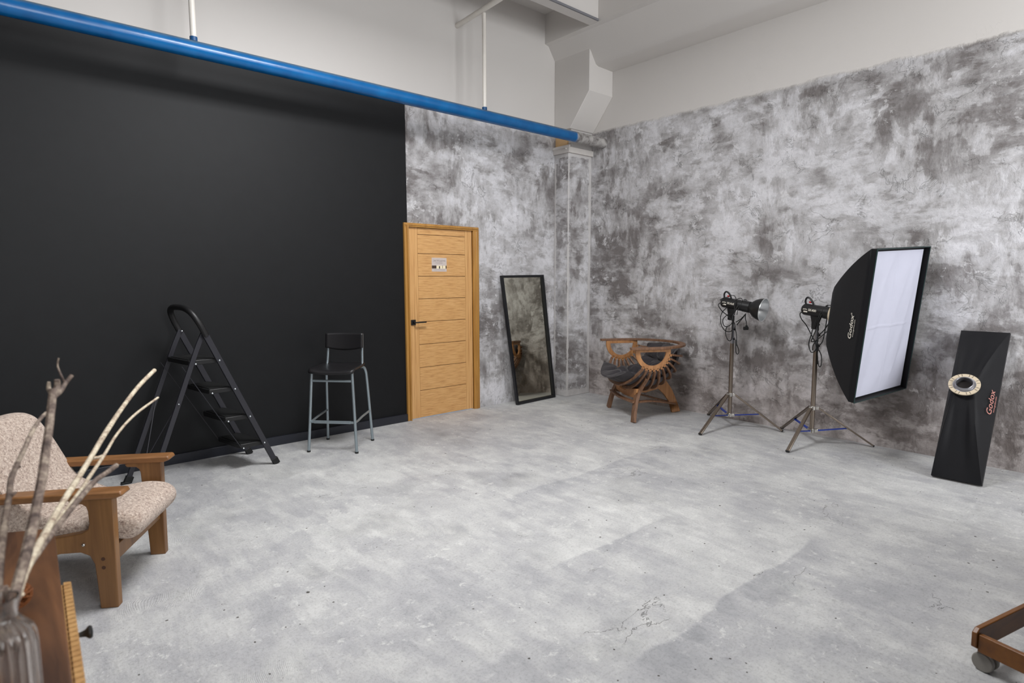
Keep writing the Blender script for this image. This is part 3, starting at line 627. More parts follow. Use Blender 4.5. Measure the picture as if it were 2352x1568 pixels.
kl.prism([(-.33, .30), (-.26, .235), (0, .215), (.26, .235), (.33, .30), (.33, .34), (0, .30), (-.33, .34)], (WP(0, .06, 0), WL, UZ, WB), -.014, .014); kl.build('seat_support', M['ply'], wc, bevel=.002)
sb = MB(); sb.sweep([WP(-.345, .02, .205), WP(-.1, -.0, .20), WP(.1, -.0, .20), WP(.345, .02, .205)], .045, .02, WB, 4); sb.build('stretcher', M['ply_edge'], wc, bevel=.002)
for s_ in (1, -1):
    sb = MB(); sb.sweep([WP(s_*.34, .06, .205), WP(s_*.2, .28, .18), WP(s_*.02, .62, .10)], .04, .018, WL, 4); sb.build('stretcher', M['ply_edge'], wc, bevel=.002)
# cushion: puffy tufted shell
def cush(u, v):
    """u 0..1 lateral, v 0..1 around the closed section (outer then inner)"""
    outer = v < .5; w_ = v*2 if outer else 2-v*2
    phi = math.radians(50 - w_*142); l = (u-.5)*2*.385
    ro = rib_r(l*.95, .45)-.028
    du = (u*4) % 1; dw = (w_*5) % 1
    puff = (abs(math.sin(math.pi*u*4))**.45)*(abs(math.sin(math.pi*w_*5))**.45)
    end = (math.sin(math.pi*w_)**.28) * (max(0, math.sin(math.pi*u))**.22)
    th = (.05+.10*puff)*end*(1+.25*max(0, 1-w_*3))
    wob = .010*math.sin(u*31+w_*17)+.008*math.sin(u*57-w_*43)
    r = ro - (.0 if outer else th) - (wob*end if not outer else 0)
    if outer: r = ro-.0 - .012*(1-puff)
    if w_ < .12: r += .05*(1-w_/.12)*(1-(l/.385)**2)
    return WP(l*(1 if outer else .96), CB-math.sin(phi)*r, CZ-.02-math.cos(phi)*r)
cm = MB(); cm.grid(cush, 48, 120); o = cm.build('cushion', M['cushion'], wc, angle=80)

# ================================================================ WOODEN ARMCHAIR WITH BOUCLE CUSHIONS
AO = Vector((.35, 3.086, 0)); AF = Vector((.854, -.52, 0)).normalized(); AL = Vector((.52, .854, 0)).normalized(); AB = -AF
def AP(a, l, z): return AO + AB*a + AL*l + UZ*z
ac = thing('lounge_armchair', 'teak framed lounge armchair with beige boucle seat and back cushions in front of the ladder', 'armchair', tuple(AP(.35, .29, 0)))
def side_poly():
    P = [(.004, 0), (.0, .30), (-.004, .515), (.15, .515), (.175, .505), (.165, .49), (.12, .488)]
    P += [(.105, .475), (.1, .455), (.098, .40), (.105, .372), (.13, .357), (.17, .35), (.25, .338), (.45, .300), (.64, .262)]
    P += [(.665, .275), (.68, .32), (.68, .49), (.78, .515), (.80, .50), (.79, .30), (.83, 0), (.755, 0), (.715, .17), (.66, .205), (.45, .225), (.22, .268), (.14, .268), (.105, .25), (.088, .21), (.082, .1), (.078, 0)]
    return P
for i, l0 in enumerate((0, .534)):
    sp_ = MB(); sp_.prism(side_poly(), (AO, AB, UZ, AL), l0, l0+.042); sp_.build('side_frame', M['arm_wood'], ac, bevel=.004)
    arm = MB(); c0 = l0+.021
    sec = [(-.055, .525), (-.045, .545), (.84, .545), (.85, .53), (.84, .512), (-.02, .512)]
    arm.prism(sec, (AO, AB, UZ, AL), c0-.042, c0+.042); arm.build('armrest', M['arm_wood_h'], ac, bevel=.007)
bt = MB()
bt.sphere(AP(.125, -.002, .305), .008, 6); bt.build('bolt', M['chrome'], ac)
plug_m = plain('dark_plug', srgb(70, 42, 24), .6)
for z in (.232, .192):
    bt = MB(); bt.tube([AP(.052, -.001, z), AP(.052, .004, z)], .0085, 12); bt.build('wood_plug', plug_m, ac)
for a_, z_, h_ in ((.03, .235, .07), (.62, .25, .06)):
    cr = MB(); cr.bar(AP(a_, .042, z_), AP(a_, .534, z_), .025, h_, AB); cr.build('cross_rail', M['arm_wood'], ac, bevel=.003)
def loft(sections, l0, l1, n=14, puff=.05, r=.04):
    """closed profile (a,z) list lofted sideways with soft ends"""
    m_ = MB(); cnt = len(sections); ca = sum(p[0] for p in sections)/cnt; cz = sum(p[1] for p in sections)/cnt; rings = []
    for i in range(n+1):
        t = i/n; e = min(t, 1-t)*(l1-l0); k = 1.0
        if e < r: k = 1 - (1-math.sqrt(max(0, 1-(1-e/r)**2)))*puff/.09
        l = l0+(l1-l0)*t
        rings.append([AP(ca+(a-ca)*(1-(1-k)*.35) if True else a, l, cz+(z-cz)*k) for a, z in sections])
    vs = [p for rg in rings for p in rg]; fs = [(i*cnt+k, i*cnt+(k+1) % cnt, (i+1)*cnt+(k+1) % cnt, (i+1)*cnt+k) for i in range(n) for k in range(cnt)]
    fs += [tuple(range(cnt))[::-1], tuple(n*cnt+k for k in range(cnt))]
    m_.add(vs, fs); return m_
def catmull(P, n=5):
    out = []
    N = len(P)
    for i in range(N):
        p0, p1, p2, p3 = [Vector(P[(i+k) % N]) for k in (-1, 0, 1, 2)]
        for k in range(n):
            t = k/n; q = 0.5*((2*p1)+(p2-p0)*t+(2*p0-5*p1+4*p2-p3)*t*t+(3*p1-p0-3*p2+p3)*t**3); out.append((q.x, q.y))
    return out
seatp = catmull([(-.088, .345), (-.078, .385), (-.035, .415), (.05, .425), (.15, .41), (.25, .388), (.42, .37), (.6, .35), (.6, .285), (.45, .30), (.2, .33), (.08, .33), (.02, .29), (-.03, .283), (-.07, .305)])
loft(seatp, .046, .530, 18).build('seat_cushion', M['boucle'], ac, angle=70, subd=1)
backp = catmull([(.245, .392), (.30, .425), (.36, .455), (.41, .50), (.45, .585), (.50, .70), (.545, .775), (.59, .80), (.645, .79), (.66, .74), (.62, .62), (.57, .50), (.50, .41), (.40, .375), (.30, .37)])
def back_loft():
    m_ = MB(); S = backp; cnt = len(S); n = 20; rings = []
    for i in range(n+1):
        t = i/n; x = (t-.5)*2; l = .03+(.51)*t
        k = math.sqrt(max(.05, 1-abs(x)**12)); crown = .030*(1-abs(x)**4.0)
        ring = []
        for a, z in S:
            hfac = max(0, (z-.45)/.38)
            wid = 1-.10*hfac**2
            ca_, cz_ = .2+.62*(z-.42) if False else (.40, .62)
            ring.append(AP(a*1.0+.0*hfac, .285+(l-.285)*wid*(1 if True else 1), z + crown*hfac*1.0 - .03*(1-k)))
        rings.append(ring)
    vs = [p for rg in rings for p in rg]; fs = [(i*cnt+k, i*cnt+(k+1) % cnt, (i+1)*cnt+(k+1) % cnt, (i+1)*cnt+k) for i in range(n) for k in range(cnt)]
    fs += [tuple(range(cnt))[::-1], tuple(n*cnt+k for k in range(cnt))]
    return m_.add(vs, fs)
o = back_loft().build('back_cushion', M['boucle'], ac, angle=70, bevel=.02)
bf = MB()
for l_ in (.12, .43): bf.bar(AP(.50, l_, .29), AP(.73, l_, .74), .035, .02, AL)
bf.bar(AP(.70, .1, .68), AP(.70, .45, .68), .02, .05, AB); bf.build('back_frame', M['arm_wood'], ac, bevel=.003)

# ================================================================ SIDEBOARD IN THE FOREGROUND
cb = thing('sideboard', 'walnut topped sideboard with reeded front in the near left corner', 'sideboard', (-.3, 1.5, 0))
top = MB(); top.prism([(.099, 2.142), (.050, .85), (-.75, .90), (-.62, 2.50), (-.011, 2.199)], ((0, 0, 0), (1, 0, 0), (0, 1, 0), (0, 0, 1)), .722, .75); top.build('top_board', M['walnut'], cb, bevel=.003)
bd = MB(); bd.prism([(.074, 2.10), (.028, .88), (-.72, .93), (-.60, 2.42), (-.03, 2.15)], ((0, 0, 0), (1, 0, 0), (0, 1, 0), (0, 0, 1)), .06, .7215); bd.build('body', M['walnut'], cb)
for (x, y) in ((.02, 2.0), (-.02, 1.0), (-.5, 2.2), (-.62, 1.05)):
    g = MB(); g.tube([(x, y, 0), (x, y, .06)], .022, 12); g.build('foot', M['black_plastic'], cb)
rd = MB(); p0, p1 = Vector((.087, 1.745, 0)), Vector((.0515, .86, 0)); dl = (p1-p0).normalized(); nx = Vector((-dl.y, dl.x, 0));
if nx.x < 0: nx = -nx
n_s = int((p1-p0).length/.0205)
rd.prism([(0, 0), ((p1-p0).length, 0), ((p1-p0).length, .012), (0, .012)], (p0 - nx*.010, dl, nx, UZ), .09, .738)
for k in range(n_s):
    c = p0 + dl*(.0103+.0205*k) + nx*.002
    rd.prism([(-.0086, 0)] + [(.0086*math.cos(a), .0150*math.sin(a)) for a in [math.pi*(1-j/8) for j in range(1, 8)]] + [(.0086, 0)], (c, dl, nx, UZ), .09, .744)
front = rd.build('reeded_door', M['reed'], cb)
kn = MB(); kc = Vector((.0815, 1.60, .672)); kn.lathe([(0, .0001), (0, .006), (.012, .0055), (.022, .008), (.028, .014), (.032, .0145), (.035, .012), (.0365, .0001)], kc+nx*.010, nx, 20); kn.build('knob', M['black_plastic'], front)

# ================================================================ VASE AND BRANCHES
vs_ = thing('glass_vase', 'clear ribbed glass vase holding dry branches on the walnut sideboard', 'vase', (-.020, 1.155, .751))
def vase_mesh():
    m_ = MB(); prof = [(.0, .030), (.004, .038), (.02, .0405), (.09, .041), (.17, .0405), (.186, .037), (.198, .028), (.208, .021), (.225, .021), (.240, .025)]
    inner = [(t if t > .01 else .012, max(.002, r-.0035)) for t, r in prof[::-1] if t > .003]
    inner[-1] = (.014, .034); full = prof+inner
    def fn(u, v):
        i = min(int(v*(len(full)-1)), len(full)-2); f_ = v*(len(full)-1)-i
        t = full[i][0]*(1-f_)+full[i+1][0]*f_; r = full[i][1]*(1-f_)+full[i+1][1]*f_
        a = u*2*math.pi; rib = 1+(.07*abs(math.sin(a*11)) if i < len(prof)-3 and i > 0 else 0)
        return Vector((-.020+math.cos(a)*r*rib, 1.155+math.sin(a)*r*rib, .751+t))
    m_.grid(fn, 132, 60)
    n = 24; m_.add([Vector((-.020+math.cos(2*math.pi*k/n)*.0305, 1.155+math.sin(2*math.pi*k/n)*.0305, .7512)) for k in range(n)], [tuple(range(n))])
    m_.add([Vector((-.020+math.cos(2*math.pi*k/n)*.034, 1.155+math.sin(2*math.pi*k/n)*.034, .765)) for k in range(n)], [tuple(range(n))])
    return m_
vase_mesh().build('vase_body', M['glass'], vs_, angle=60)
PT = {
'A': [(-0.018,1.169,0.896), (-0.012,1.175,0.940), (0.004,1.237,0.974), (0.019,1.279,1.007), (0.033,1.347,1.035), (0.045,1.392,1.068), (0.056,1.437,1.097), (0.065,1.485,1.127), (0.076,1.531,1.166), (0.086,1.579,1.207), (0.092,1.603,1.235)],
'A2': [(0.092,1.602,1.226), (0.087,1.633,1.234), (0.088,1.634,1.249)],
'A3': [(0.092,1.602,1.226), (0.101,1.622,1.239), (0.102,1.623,1.254)],
'A4': [(0.091,1.602,1.220), (0.107,1.640,1.226), (0.120,1.681,1.236), (0.134,1.696,1.251)],
'A5': [(0.120,1.681,1.236), (0.114,1.689,1.254), (0.111,1.719,1.273), (0.114,1.719,1.291)],
'B': [(-0.025,1.157,0.919), (-0.024,1.181,0.949), (-0.019,1.287,0.970), (-0.012,1.371,1.000), (-0.004,1.432,1.027), (0.004,1.493,1.050), (0.010,1.554,1.068), (0.021,1.611,1.080), (0.038,1.684,1.098), (0.057,1.756,1.121), (0.075,1.807,1.138), (0.090,1.859,1.142)],
'B2': [(0.008,1.490,1.052), (0.015,1.505,1.053)],
'B3': [(0.025,1.607,1.078), (0.021,1.633,1.083)],
'C': [(-0.016,1.193,0.890), (-0.009,1.193,0.938), (0.011,1.251,0.974), (0.032,1.339,0.985), (0.053,1.425,0.986), (0.082,1.556,0.986), (0.114,1.651,0.999), (0.146,1.764,1.005), (0.176,1.844,1.022), (0.225,1.979,1.049), (0.292,2.135,1.089), (0.355,2.258,1.126), (0.422,2.377,1.156)],
'C2': [(0.175,1.843,1.012), (0.189,1.865,1.006), (0.207,1.901,1.002)],
'D': [(0.038,1.367,0.979), (0.074,1.508,0.973), (0.120,1.643,0.979), (0.157,1.752,0.989), (0.207,1.901,1.002), (0.255,2.019,1.029), (0.319,2.140,1.054), (0.409,2.274,1.076)],
'E': [(0.017,1.281,0.979), (0.055,1.421,0.975), (0.089,1.498,0.986), (0.129,1.603,0.993), (0.162,1.679,0.998), (0.190,1.724,1.000), (0.216,1.771,1.001)],
'F': [(-0.006,1.215,0.942), (-0.012,1.226,0.977), (-0.024,1.209,0.963)],
'G': [(-0.005,1.239,0.931), (0.003,1.234,0.951), (0.009,1.230,0.958)],
'K0': [(5.351,2.966,1.228), (5.355,3.004,1.235), (5.307,2.994,1.220), (5.293,2.976,1.197), (5.354,2.974,1.154), (5.396,2.943,1.113), (5.384,2.887,1.068), (5.402,2.870,1.040), (5.444,2.885,0.984), (5.436,2.867,0.933), (5.392,2.836,0.828)],
'K1': [(5.380,2.937,1.199), (5.367,2.981,1.150), (5.314,2.970,1.095), (5.296,2.950,1.029), (5.353,2.949,0.977), (5.388,2.928,0.958), (5.374,2.882,0.972), (5.389,2.880,1.028), (5.444,2.899,1.085)],
'K2': [(5.415,2.898,1.139), (5.399,2.949,1.119), (5.334,2.951,1.087), (5.309,2.943,1.057), (5.355,2.954,1.017), (5.382,2.940,1.008), (5.369,2.895,1.028), (5.396,2.881,1.076), (5.446,2.900,1.105)],
'K3': [(5.363,2.925,1.010), (5.378,2.947,0.976), (5.340,2.925,0.935), (5.331,2.899,0.889), (5.385,2.906,0.870), (5.411,2.899,0.891), (5.377,2.879,0.968), (5.388,2.886,1.068), (5.442,2.905,1.113)],
'K4': [(5.420,2.868,1.053), (5.477,2.860,1.073), (5.468,2.822,1.104), (5.472,2.796,1.137)],
'K5': [(5.434,2.865,1.024), (5.486,2.864,1.056), (5.477,2.827,1.095), (5.478,2.803,1.132)],
'K6': [(5.505,2.817,1.133), (5.530,2.829,1.084), (5.498,2.803,1.055), (5.478,2.788,1.024)],
'W0': [(5.383,2.863,1.125), (5.396,2.864,1.173), (5.419,2.844,1.221), (5.450,2.819,1.265), (5.474,2.806,1.269), (5.486,2.796,1.261)],
'W1': [(5.398,2.850,1.125), (5.418,2.846,1.181), (5.444,2.823,1.229), (5.468,2.804,1.271)],
'W2': [(5.385,2.865,1.149), (5.393,2.871,1.205), (5.404,2.862,1.257), (5.392,2.875,1.305), (5.374,2.900,1.311), (5.363,2.911,1.305)],
'W3': [(5.373,2.888,1.237), (5.409,2.866,1.269), (5.436,2.838,1.285), (5.447,2.822,1.269)],
'W4': [(5.356,2.911,1.297), (5.326,2.942,1.289), (5.294,2.962,1.275), (5.288,2.962,1.265), (5.311,2.950,1.269)],
'P1': [(5.420,2.851,0.840), (5.431,2.832,0.773), (5.419,2.838,0.743), (5.409,2.852,0.773), (5.426,2.865,0.881)],
'M0': [(5.303,2.188,1.176), (5.306,2.213,1.175), (5.274,2.204,1.155), (5.269,2.185,1.118), (5.324,2.168,1.067), (5.357,2.135,0.985), (5.349,2.092,0.911), (5.354,2.082,0.854), (5.385,2.083,0.778), (5.371,2.078,0.731)],
'M1': [(5.460,2.059,1.240), (5.432,2.100,1.167), (5.364,2.115,1.083), (5.317,2.123,0.974), (5.330,2.141,0.914), (5.336,2.137,0.865), (5.317,2.110,0.835), (5.343,2.091,0.849), (5.389,2.095,0.884)],
'M2': [(5.459,2.058,1.231), (5.423,2.104,1.139), (5.376,2.100,1.049), (5.329,2.111,0.964), (5.347,2.129,0.928), (5.375,2.112,0.927), (5.374,2.076,0.957), (5.442,2.028,1.026)],
'M3': [(5.452,2.050,1.125), (5.455,2.060,1.028), (5.406,2.057,0.934), (5.369,2.067,0.897)],
'M4': [(5.395,2.081,0.989), (5.447,2.066,1.023), (5.458,2.033,1.087)],
'M5': [(5.369,2.096,0.934), (5.367,2.119,0.893), (5.334,2.109,0.853)],
'M6': [(5.382,2.074,0.852), (5.413,2.065,0.802), (5.383,2.050,0.738), (5.359,2.049,0.711), (5.380,2.070,0.719), (5.384,2.081,0.764)],
'N0': [(5.419,2.035,1.245), (5.393,2.059,1.214), (5.363,2.073,1.171), (5.342,2.081,1.119), (5.342,2.079,1.052), (5.337,2.068,0.929)],
'N1': [(5.437,2.019,1.240), (5.416,2.042,1.233), (5.373,2.063,1.167), (5.349,2.074,1.110), (5.345,2.073,1.024)],
}
def lump(mb, pts, r0, r1, sm=6, n=9):
    pts = [Vector(p) for p in pts]; rs = [r0+(r1-r0)*i/(len(pts)-1) for i in range(len(pts))]
    rs = [r*.74*(1+.05*math.sin(i*2.3)+.03*random.random()) for i, r in enumerate(rs)]
    return mb.tube(pts, rs, n, sm)
br = thing('dry_branch', 'thick brown upright dry branch with a forked knotty tip standing in the vase', 'branch', PT['A'][0], 'dry branches in the glass vase')
b = MB(); lump(b, PT['A'], .0125, .0098); b.build('stem', M['bark'], br)
for q_, r0_, r1_ in (('A2', .008, .004), ('A3', .009, .0075), ('A4', .008, .0055), ('A5', .0035, .002)):
    b = MB(); lump(b, PT[q_], r0_, r1_); b.build('twig', M['bark'], br)
br = thing('dry_branch', 'thin crooked brown dry branch leaning at the left edge of the picture', 'branch', PT['B'][0], 'dry branches in the glass vase')
b = MB(); lump(b, PT['B'], .009, .0055); b.build('stem', M['bark'], br)
for q_ in ('B2', 'B3'):
    b = MB(); lump(b, PT[q_], .005, .003); b.build('twig', M['bark'], br)
br = thing('dry_branch', 'long pale dry branch reaching furthest right over the armchair and splitting in two prongs', 'branch', PT['C'][0], 'dry branches in the glass vase')
b = MB(); lump(b, PT['C'], .0085, .0085); b.build('stem', M['pale_bark'], br)
b = MB(); lump(b, PT['C2'], .006, .004); lump(b, PT['D'], .0065, .0045); b.build('side_shoot', M['pale_bark'], br)
br = thing('dry_branch', 'short brown dry branch ending in a blunt tip above the near armrest', 'branch', PT['E'][0], 'dry branches in the glass vase')
b = MB(); lump(b, PT['E'], .008, .008); b.build('stem', M['bark'], br)
b = MB(); lump(b, PT['F'], .006, .006); b.build('twig', M['bark'], br)
b = MB(); lump(b, PT['G'], .006, .005); b.build('cut_twig', M['pale_bark'], br)
# rust coloured tangle behind the vase
tw = MB(); cc = Vector((.003, 1.63, .79)); rnd = random.Random(3)
for k in range(16):
    a, b_ = Vector([rnd.uniform(-1, 1) for _ in range(3)]).normalized(), Vector([rnd.uniform(-1, 1) for _ in range(3)]).normalized(); b_ = (b_-a*a.dot(b_)).normalized()
    R_ = .027*rnd.uniform(.75, 1); tw.tube([cc+(a*math.cos(2*math.pi*j/14)+b_*math.sin(2*math.pi*j/14))*R_ for j in range(15)], .0022, 5)
o = tw.build('wicker_ball', M['twine']); o['label'] = 'small rust coloured ball of twine behind the branches on the sideboard'; o['category'] = 'decoration'

# ================================================================ LIGHT STANDS AND FLASH HEADS
def light_stand(c, feet, top, label, hub_z=.33, low_z=.125):
    t_ = thing('light_stand', label, 'light stand', (c[0], c[1], 0), 'chrome tripod light stands'); c = Vector((c[0], c[1], 0))
    p = MB(); p.lathe([(low_z-.02, 0), (low_z-.02, .019), (.86, .019), (.86, 0)], c, UZ, 20); p.build('lower_pole', M['steel_dark'], t_)
    p = MB(); p.lathe([(.84, .024), (.90, .024), (.90, .0155), (.96, .0155), (.965, .020), (1.0, .020), (1.0, .013), (top, .013), (top, 0)], c, UZ, 20); p.lathe([(.84, 0), (.84, .024)], c, UZ, 20); p.build('upper_pole', M['grey_metal'], t_)
    for hz, hr, nm in ((hub_z, .028, 'upper_hub'), (low_z, .026, 'lower_hub')):
        p = MB(); p.lathe([(hz-.018, 0), (hz-.018, hr), (hz+.018, hr), (hz+.018, 0)], c, UZ, 16)
        for f in feet:
            d = (Vector((f[0], f[1], 0))-c).normalized(); p.obox(c+d*.033+UZ*hz, d, d.cross(UZ), UZ, .03, .03, .028)
        p.build(nm, M['chrome'], t_, bevel=.002)
    for f in feet:
        F = Vector((f[0], f[1], .013)); d = (Vector((f[0], f[1], 0))-c).normalized(); s0 = c+d*.045+UZ*hub_z
        p = MB(); p.bar(s0, F, .030, .015, d.cross(UZ)); lg = p.build('leg', M['steel_dark'], t_, bevel=.002)
        p = MB(); dr = (F-s0).normalized(); p.bar(F-dr*.006, F+dr*.004, .031, .016, d.cross(UZ)); p.build('foot', M['black_rubber'], lg)
        mid = s0.lerp(F, .52); p = MB(); p.bar(c+d*.035+UZ*low_z, mid-UZ*.008, .024, .007, d.cross(UZ)); p.build('brace', M['navy'], t_)
    for kz in (.885, .98):
        k = MB(); k.tube([c+UZ*kz, c+UZ*kz+Vector((-.03, -.038, 0))], .0078, 8); k.build('clamp_knob', M['black_plastic'], t_)
    return t_
S1 = (5.46, 2.92); S2 = (5.43, 2.12)
light_stand(S1, [(4.955, 2.939), (5.65, 2.474), (5.765, 3.325)], 1.14, 'chrome tripod light stand holding the bare flash with the round reflector, left of the pair')
light_stand(S2, [(4.998, 2.139), (5.727, 1.715), (5.765, 2.53)], 1.08, 'chrome tripod light stand holding the large softbox, right of the pair')
def flash(P, ax, back, front, label, refl, cords, wraps, group='studio flash heads'):
    """P = point of the head axis above the pole; ax = unit axis to the front"""
    ax = Vector(ax).normalized(); P = Vector(P); t_ = thing('studio_flash', label, 'studio flash', tuple(P), group)
    side = ax.cross(UZ).normalized(); upv = side.cross(ax)
    b = MB(); b.lathe([(back, 0), (back, .036), (back+.012, .048), (back+.02, .051), (front-.075, .051), (front-.07, .054), (front, .054), (front, 0)], P, ax, 28); body = b.build('body', M['black_plastic'], t_, angle=30)
    h = MB(); hp = P+ax*(back+.02)+upv*.045
    h.tube([hp-ax*.004, hp-ax*.012+upv*.035, hp+ax*.002+upv*.06, hp+ax*.03+upv*.052, hp+ax*.055+upv*.025, hp+ax*.07-upv*.002], .0085, 8, 4); h.build('handle', M['black_plastic'], t_)
    r = MB(); r.obox(hp+ax*.035+upv*.022, ax, side, upv, .018, .014, .012); r.build('red_button', M['red'], t_)
    k = MB(); k.prism([(-.05, -.045), (.035, -.045), (.02, -.10), (.012, -.16), (-.022, -.16), (-.03, -.10)], (P, ax, upv, side), -.022, .022); k.tube([P-upv*.12, P-upv*.12-side*.05], .012, 10); k.build('bracket', M['black_plastic'], t_, bevel=.003)
    mk = MB(); cs = -side if (-side).dot(Vector((-5, -2.5, 0))) > 0 else side
    U = ax; mo = P+cs*.0518+ax*(back+.085)+upv*.004
    add_text(mk, 'SK400', .028, mo+ax*.028, U, cs.cross(U) if cs.cross(U).z > 0 else -cs.cross(U), bold=.0008)
    add_text(mk, 'godox', .015, mo-ax*.038+upv*.004, U, cs.cross(U) if cs.cross(U).z > 0 else -cs.cross(U), bold=.0006)
    mk.obox(mo-ax*.032-upv*.018, U, upv, cs, .036, .012, .001); mk.build('lettering', M['marking'], body)
    for kk, ch in enumerate(cords+wraps):
        c_ = MB(); c_.tube([Vector(p) for p in ch], .0042 if kk < len(cords) else .0036, 6, 6); c_.build('cord', M['black_rubber'], t_)
    return t_, P, ax, side, upv
fl1, P, ax, side, upv = flash((5.46, 2.92, 1.225), (.05, -.985, -.16), -.12, .17, 'black studio flash head with open silver reflector wrapped in its own cord', True, [PT['K%d' % i] for i in range(7)]+[PT['P1']], [PT['W%d' % i] for i in range(5)])
rf = MB(); pr = [(.165, .050), (.18, .053), (.195, .066), (.22, .085), (.25, .098), (.28, .106), (.30, .109)]
rf.lathe(pr, P, ax, 40); rf.lathe([(t, r-.003) for t, r in pr], P, ax, 40); ro = rf.build('reflector', [M['black_plastic'], M['reflector']], fl1, angle=50)
for pl in ro.data.polygons:
    c = pl.center + Vector(fl1.location); d = (c-P); rr_ = (d-ax*d.dot(ax)); pl.material_index = 0
rf = MB(); rf.lathe([(t, r-.004) for t, r in pr], P, ax, 40); rf.lathe([(.300, .105), (.302, .110), (.297, .111)], P, ax, 40); rf.lathe([(.172, 0), (.172, .046)], P, ax, 40); rf.build('reflector_lining', M['reflector'], ro, angle=50)
rf = MB(); rf.lathe([(.173, .0), (.173, .022), (.22, .022), (.235, .014), (.24, 0)], P, ax, 20); rf.build('flash_tube', M['plain_white'], ro)
pg = MB(); pc = Vector(PT['K6'][-1]); pg.tube([pc, pc+Vector((.0, .0, -.02))], .011, 10); pg.tube([pc+Vector((.012, -.012, -.03)), pc+Vector((-.02, .02, -.03))], .017, 12); pg.build('plug', M['black_rubber'], fl1, bevel=.003)
BC = Vector((5.325, 1.511, 1.115)); BN = Vector((-.165, -.98, -.116)).normalized()
fl2, P2, ax2, side2, up2_ = flash(tuple(BC-BN*.62), tuple(BN), -.135, .14, 'black studio flash head mounted behind the large softbox', False, [PT['M%d' % i] for i in range(7)], [PT['N%d' % i] for i in range(2)])

# ================================================================ SOFTBOXES
def softbox_frame(n, roll=0.0):
    s = Vector((0, 0, 1)).cross(n).normalized(); u = n.cross(s)
    return math.cos(roll)*s+math.sin(roll)*u, -math.sin(roll)*s+math.cos(roll)*u
SS, SU = softbox_frame(BN, .05)
sbx = thing('softbox', 'large rectangular softbox with white front on the tripod by the plaster wall', 'softbox', tuple(BC-BN*.5))
HW, HH, DD = .394, .591, .43
lip = .04; BC0 = BC - BN*lip
def shell(u, v, HW=HW, HH=HH):
    """u 0..1 round the section, v 0..1 back to front"""
    k0 = min(1, v/.08)**.8; kk = max(0, (v-.08)/.92); k = kk*1.28-.28*kk*kk; hw = .075+.055*k0+(HW-.13)*k; hh_ = .075+.155*k0+(HH-.23)*k; BC = BC0
    a = u*4; i = int(a) % 4; f_ = a-int(a)
    cs = [(-1,-1),(1,-1),(1,1),(-1,1)]; x = cs[i][0]*(1-f_)+cs[(i+1) % 4][0]*f_; y = cs[i][1]*(1-f_)+cs[(i+1) % 4][1]*f_
    sag = 1-.045*math.sin(math.pi*f_)*math.sin(math.pi*min(v, 1))
    return BC - BN*(DD*(1-v)) + SS*x*hw*sag + SU*y*hh_*sag
m_ = MB(); m_.grid(shell, 48, 18)
o = m_.build('fabric_shell', M['softbox'], sbx, angle=28); sd = o.modifiers.new('solid', 'SOLIDIFY'); sd.thickness = .004; sd.offset = 0
BCF = BC; BC = BC0
rim = MB()
co = [(-HW, -HH), (HW, -HH), (HW, HH), (-HW, HH)]
for i in range(4):
    (x0, y0), (x1, y1) = co[i], co[(i+1) % 4]
    q = lambda x, y, d: BC + SS*x + SU*y + BN*d
    w_ = .004; sx = lambda v: v*(1-w_/abs(v))
    rim.add([q(x0, y0, -.005), q(x1, y1, -.005), q(x1, y1, lip), q(x0, y0, lip), q(sx(x0), sx(y0), -.005), q(sx(x1), sx(y1), -.005), q(sx(x1), sx(y1), lip), q(sx(x0), sx(y0), lip)],
            [(0,1,2,3),(7,6,5,4),(3,2,6,7),(0,4,5,1)])
    fx = .030; sx = lambda v: v*(1-fx/abs(v))
    rim.add([q(x0*.99, y0*.99, .0), q(x1*.99, y1*.99, .0), q(sx(x1), sx(y1), .002), q(sx(x0), sx(y0), .002)], [(0,1,2,3)])
rim.build('rim', M['softbox'], sbx)
pp = MB()
for (x0, y0), (x1, y1) in zip(co, co[1:]+co[:1]): pp.tube([BC+SS*x0+SU*y0+BN*lip, BC+SS*x1+SU*y1+BN*lip], .004, 6)
pp.build('piping', plain('teal_black_piping', srgb(25, 50, 48), .5), sbx)
def diff(u, v):
    x = (u-.5)*2*(HW-.022); y = (v-.5)*2*(HH-.022)
    e = min(1, 6*min(u, 1-u))*min(1, 8*min(v, 1-v))
    t1 = x*.93-y*.30*SGX; d = .012*math.sin(t1*13+.5*math.sin(y*4))+.0055*math.sin(t1*31+y*3+1)+.0008*math.sin(t1*70-y*4)
    d += .006*(math.exp(-((y+.02)/.006)**2)) + .004*math.exp(-((x-.02)/.006)**2)
    return BC + SS*x + SU*y + BN*(.004+d*e)
SGX = 1
m_ = MB(); m_.grid(diff, 90, 120); m_.build('diffuser', M['diffuser'], sbx, angle=80)
rg = MB(); rg.lathe([(-.012, .05), (-.012, .085), (.012, .085), (.012, .05)], BC-BN*DD, BN, 32); rg.build('speed_ring', M['cream_ring'], sbx)
# printing on the long side that faces left: side SS sign towards -x of the view
sgn = 1 if (SS.dot(Vector((-1, .2, 0)))) > 0 else -1
def side_frame(v, off=0.0):
    u0 = .375 if sgn > 0 else .875
    p0 = shell(u0, v); p1 = shell(u0, v+.02); tv = (p1-p0).normalized(); n = tv.cross(SU).normalized()
    if n.dot(Vector((0, 0, 1.47))-Vector((p0.x, p0.y, 0))) < 0 and n.dot(-p0) < 0: n = -n
    return p0, tv, n
p0, tv, n_ = side_frame(.80)
mk = MB(); o_ = p0 + n_*.012
add_text(mk, 'Godox', .066, o_-SU*.02, SU, -tv, shear=.15, bold=.0008); add_text(mk, 'www.godox.com', .020, o_-SU*.02+tv*.040, SU, -tv); add_text(mk, '®', .02, o_+SU*.085-tv*.015, SU, -tv)
mk.build('lettering', M['marking'], sbx)

